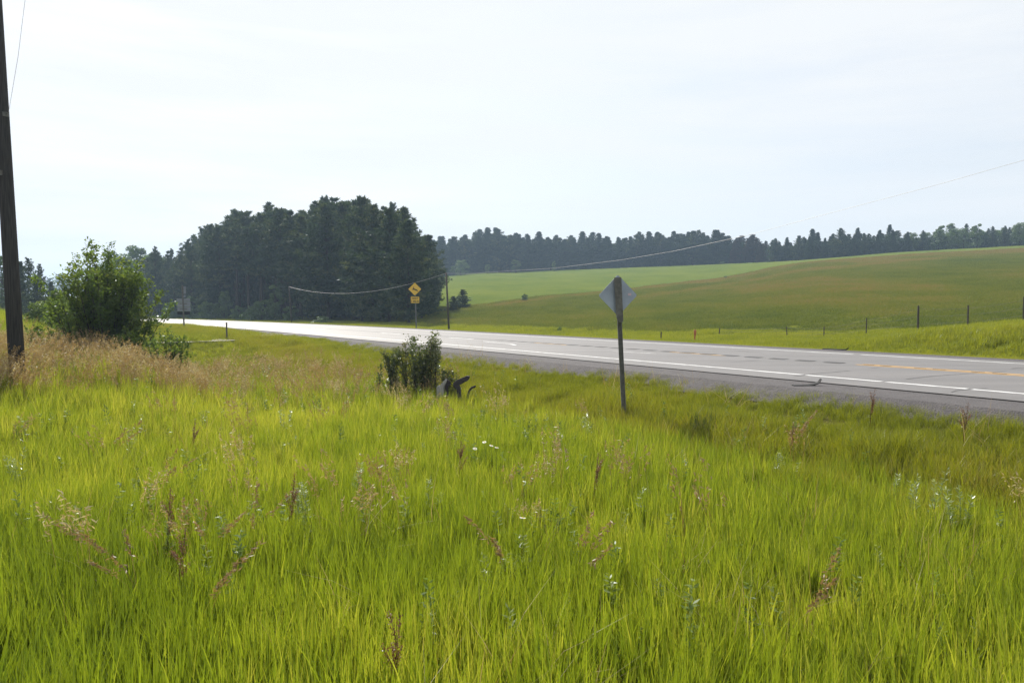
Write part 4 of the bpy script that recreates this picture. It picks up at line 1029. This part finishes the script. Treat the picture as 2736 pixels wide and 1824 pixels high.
def chunk(name, Y, pts, rad, m, label, cat, flat=.5, n=9):
    """bent piece of wood through photo points, squashed front to back"""
    P = [at(a, b, Y) for a, b in pts]; c = P[0].copy(); z0 = gz(c.x, Y)
    mb = MB(); mb.tube([p - Vector((c.x, Y, z0)) for p in P], [r_ * .64 for r_ in rad], n)
    g = np.random.default_rng(len(label)); mb.v = [(x + g.normal(0, .008), y * flat + g.normal(0, .01), z + g.normal(0, .008)) for x, y, z in mb.v]
    o = mb.build(name, m, None, (c.x, Y, z0), smooth=True); return tag(o, label, cat)
Yc = hit(1215, 1046, .48, 10)[1]
def slab(name, Y, outline, th, m, label):
    """thick weathered piece with a broken outline, edges rounded by a bevel, standing in the ground"""
    P = [at(a_, b_, Y) for a_, b_ in outline]; c = Vector((sum(p.x for p in P) / len(P), Y, gz(P[0].x, Y)))
    q = []
    for i, p in enumerate(P):
        n_ = P[(i + 1) % len(P)]
        for f in (0, .5): q.append(((p.x + (n_.x - p.x) * f - c.x) + random.gauss(0, .006), (p.z + (n_.z - p.z) * f - c.z) + random.gauss(0, .006)))
    o = MB().prism(q, -th / 2, th / 2).build(name, m, None, c, (0, 0, R(-8)))
    bv = o.modifiers.new("worn edges", 'BEVEL'); bv.width = th * .22; bv.segments = 3
    return tag(o, label, "dead wood")
cz = lambda pts: [(1140 + a_ / 13.07, 980 + b_ / 13.07) for a_, b_ in pts]
slab("broken_limb", Yc, cz([(930, 560), (1080, 440), (1220, 380), (1410, 310), (1520, 305), (1500, 390), (1400, 500), (1240, 590), (1130, 630), (1170, 700), (1200, 890), (1230, 1700), (1120, 1700), (1060, 780), (940, 720)]), .13, M_DEADW, "dark broken limb pointing right out of the grass beside the shrub")
slab("wood_slab", Yc + .15, cz([(350, 690), (430, 630), (490, 640), (590, 490), (690, 420), (700, 490), (640, 620), (600, 800), (590, 1700), (330, 1700)]), .10, M_GREYW, "pale grey slab of weathered wood in the grass beside the shrub")
slab("wood_splinter", Yc + .32, cz([(700, 430), (830, 500), (850, 600), (760, 700), (720, 1700), (620, 1700), (640, 680), (660, 560)]), .08, M_DEADW, "dark short splinter leaning behind the pale wood slab")
chunk("wood_stub", Yc - .1, [(1240, 1105), (1254, 1044), (1260, 1036), (1267, 1033), (1271, 1031)], [.04, .04, .055, .055, .035], M_DEADW, "small dark stub of wood right of the broken limb", "dead wood", .7)

# ------------------------------------------------------------------ meadow plants one can tell apart
def dock(seed, h):
    g = np.random.default_rng(seed); C, D, LV = [], [], []; mb = MB(); tp = np.array([.12 * h * g.uniform(.2, 1.2), g.normal(0, .03), h])
    mb.tube([(0, 0, -.05), tuple(tp * .5 + np.array([-.02, 0, 0])), tuple(tp)], [.005, .004, .002], 5)
    arms = [(tp * .45, tp)] + [(tp * q, tp * q + np.array([g.uniform(.02, .12) * h * (1 if g.random() < .6 else -1), g.normal(0, .05) * h, h * g.uniform(.15, .28)])) for q in g.uniform(.42, .72, 4)]
    for a, b in arms:
        mb.tube([tuple(a), tuple(b)], [.003, .0015], 4); n = 90
        f = g.random(n) ** .8; C.append(a + (b - a) * f[:, None] + g.normal(0, .012, (n, 3))); D.append(unit(g.normal(0, 1, (n, 3)) + np.array([0, 0, .6]))); LV.append(g.random(n))
    C, D, LV = map(np.concatenate, (C, D, LV)); B = unit(np.cross(D, g.normal(0, 1, D.shape))) * .005
    V, Fq, lv = rhombi(C, D * .008, B, LV)
    return mb.mesh("stalk", M_DOCK, True), np_mesh("seed_head", V, Fq, M_DOCK, {"lv": lv})
def seedstalk(seed, h, lean):
    V, Fq, A = seedhead(3, .03, h, seed, (lean, 0), 46, .032); return None, np_mesh("seed_head", V * np.array([1, 1, 1]), Fq, M_SEED, {"lv": A})
def weed(seed, h):
    g = np.random.default_rng(seed); mb = MB(); C, D, LV = [], [], []
    for k in range(g.integers(2, 5)):
        a = np.array([g.normal(0, .04), g.normal(0, .04), -.03]); b = a + np.array([g.normal(0, .10), g.normal(0, .08), h * g.uniform(.75, 1.05)])
        mb.tube([tuple(a), tuple((a + b) / 2), tuple(b)], [.004, .003, .0015], 5); n = 60
        f = .25 + .75 * g.random(n); az = g.random(n) * 6.283; d = unit(np.stack([np.cos(az), np.sin(az), g.uniform(.1, .9, n)], 1)); l = .045 * (1.25 - .6 * f)
        C.append(a + (b - a) * f[:, None] + d * l[:, None]); D.append(d * l[:, None]); LV.append(np.clip(.2 + .6 * f + .2 * g.random(n), 0, 1))
    C, D, LV = map(np.concatenate, (C, D, LV)); B = unit(np.cross(D, g.normal(0, .3, D.shape) + np.array([0, 0, 1]))) * .008
    V, Fq, lv = rhombi(C, D, B, LV)
    return mb.mesh("stalk", M_STEM, True), np_mesh("leaves", V, Fq, M_WEED, {"lv": lv})
def daisy(seed, h):
    g = np.random.default_rng(seed); mb = MB(); tp = Vector((g.normal(0, .04), g.normal(0, .03), h)); mb.tube([(0, 0, -.05), tp * .5 + Vector((.01, 0, 0)), tp], [.0035, .003, .002], 5)
    V, Fq = [], []
    tl = Matrix.Rotation(g.normal(.1, .2), 3, 'X') @ Matrix.Rotation(g.normal(.1, .2), 3, 'Y')
    for k in range(14):
        a = 6.283 * k / 14; b = len(V)
        for rr, da in ((.008, 0), (.024, .17), (.036, 0), (.024, -.17)): V.append(tuple(tl @ Vector((rr * math.cos(a + da), rr * math.sin(a + da), .004 - rr * .1)) + tp))
        Fq.append((b, b + 1, b + 2, b + 3))
    d = MB(); d.tube([tp, tp + tl @ Vector((0, 0, .008))], [.011, .007], 8)
    return mb.mesh("stalk", M_STEM), np_mesh("petals", V, Fq, M_WHITE), d.mesh("disc", M_YEL)
def wild(name, px, py, h, parts, label, cat, group=None, rz=0.0):
    x, y, z = hit(px, py, h, 3.2, 60); o = empty(name, (x, y, z), rz)
    for p in parts:
        if p is not None: obj(p.name.split(".")[0], p, o)
    return tag(o, label, cat, group)
for k, (px, py, h, lab) in enumerate(((766, 1262, .95, "rust brown dock stalk, thickest one, standing in the meadow left of centre"), (1585, 1208, .9, "rust brown branching dock stalk in the meadow below the diamond sign"), (1037, 1640, .72, "short dark brown dock head low in the foreground grass"), (446, 1300, .9, "slim brown dock stalk at the left above the nodding seed heads"),
        (2325, 1038, .8, "reddish dry stalk on the bank against the near gravel shoulder"), (510, 1118, .8, "rusty orange dock stalk among the grass at upper left"), (1228, 1176, .8, "thin brown stalk just left of the daisies"), (470, 1410, .8, "thin dark stalk above the lower nodding seed head"), (2575, 1078, .7, "pale dry stalk on the bank at the right by the gravel"), (2115, 1130, .75, "tall pale seed stalk on the bank right of the sign post"))):
    wild("dock_plant", px, py, h, dock(300 + k, h), lab, "weed")
for k, (px, py, h, ln_, rz, lab) in enumerate(((300, 1368, .8, .5, math.pi, "nodding golden seed head leaning left, upper one at lower left"), (365, 1420, .8, .5, math.pi, "nodding golden seed head leaning left, just below its neighbour"), (545, 1455, .85, .45, 0, "golden seed head leaning right at lower left, longest of its kind"), (672, 1302, .85, .4, 0, "golden seed head above and left of the thick dock stalk base"),
        (1350, 1382, .8, .5, math.pi, "pale seed head leaning left in the middle of the foreground"), (1545, 1398, .85, .3, 0, "pale upright seed head right of the one leaning left in mid foreground"), (2160, 1485, .85, .3, 0, "pale upright seed head alone in the right foreground grass"), (285, 1122, .9, .55, 0, "long bowed golden seed stalk at upper left of the meadow"), (560, 1335, .8, .6, 0, "bowed thin golden stalk left of the thick dock stalk"), (410, 1210, .85, .5, 0, "cluster of brown seed heads in the upper left meadow"), (2130, 1095, .8, .3, 0, "whitish seed head on the bank right of the sign post"))):
    wild("seed_stalk", px, py, h, seedstalk(330 + k, h, ln_), lab, "grass stalk", rz=rz)
for k, (px, py, h, lab) in enumerate(((762, 1085, .75, "grey-green upright leafy weed left of the shrub in the meadow"), (2465, 1245, .85, "tall silvery leafy weed at the right, leftmost of a pair"), (2560, 1290, .75, "bushy light green weed at the right beside the silvery one"), (2390, 1250, .6, "yellow-green low weed left of the silvery weed"), (940, 1225, .75, "pale silvery weed left of the daisies"), (1155, 1275, .6, "light green leafy weed below the daisies"),
        (335, 1135, .7, "silvery weed in the upper left meadow"), (40, 1190, .8, "silvery green weed at the left edge of the meadow"), (710, 970, .7, "dark green weed in the seed grass right of the large bush"), (1570, 1100, .7, "light weed at the meadow edge left of the sign post"), (2080, 1200, .6, "pale weed in the right meadow below the bank"), (820, 1290, .7, "pale weed right of the thick dock stalk"))):
    wild("leafy_weed", px, py, h, weed(360 + k, h), lab, "weed")
for k, (px, py) in enumerate(((1276, 1197), (1300, 1181), (1358, 1207), (1322, 1196), (1310, 1190), (1395, 1388))):
    h = .72 if k < 5 else .7
    lab = "white daisy in the small cluster in the middle of the meadow" if k < 5 else "single white daisy beside the pale seed head in the middle foreground"
    wild("daisy", px, py, h, daisy(400 + k, h), lab, "flower", "daisies in the meadow" if k < 5 else None)
# dark tuft standing in for a shadowed hole in the bank grass
x, y, z = hit(1875, 1125, .3, 6); o = empty("shade_tuft", (x, y, z)); obj("blades", gmesh("blades", blades(160, .28, .5, .009, .6, 3, (.1, 0), .4, 501), leaf_mat("shade dark grass", (.020, .045, .010), (.05, .09, .02), None, .3, 1.4, .04)), o); tag(o, "dark tuft in place of a shaded hole on the bank right of the sign post", "plant")

# ------------------------------------------------------------------ the air
hz = MB().box((0, 700, 42), (2600, 3400, 92))
m = bpy.data.materials.new("summer haze"); m.use_nodes = True; n = m.node_tree; n.nodes.clear()
o_ = N(n, "ShaderNodeOutputMaterial"); v_ = N(n, "ShaderNodeVolumePrincipled")
v_.inputs["Color"].default_value = (.55, .75, 1.0, 1); v_.inputs["Density"].default_value = .00048; v_.inputs["Anisotropy"].default_value = .3
n.links.new(v_.outputs[0], o_.inputs["Volume"]); m.cycles.homogeneous_volume = True
ho = hz.build("haze", m); tag(ho, kind="stuff")
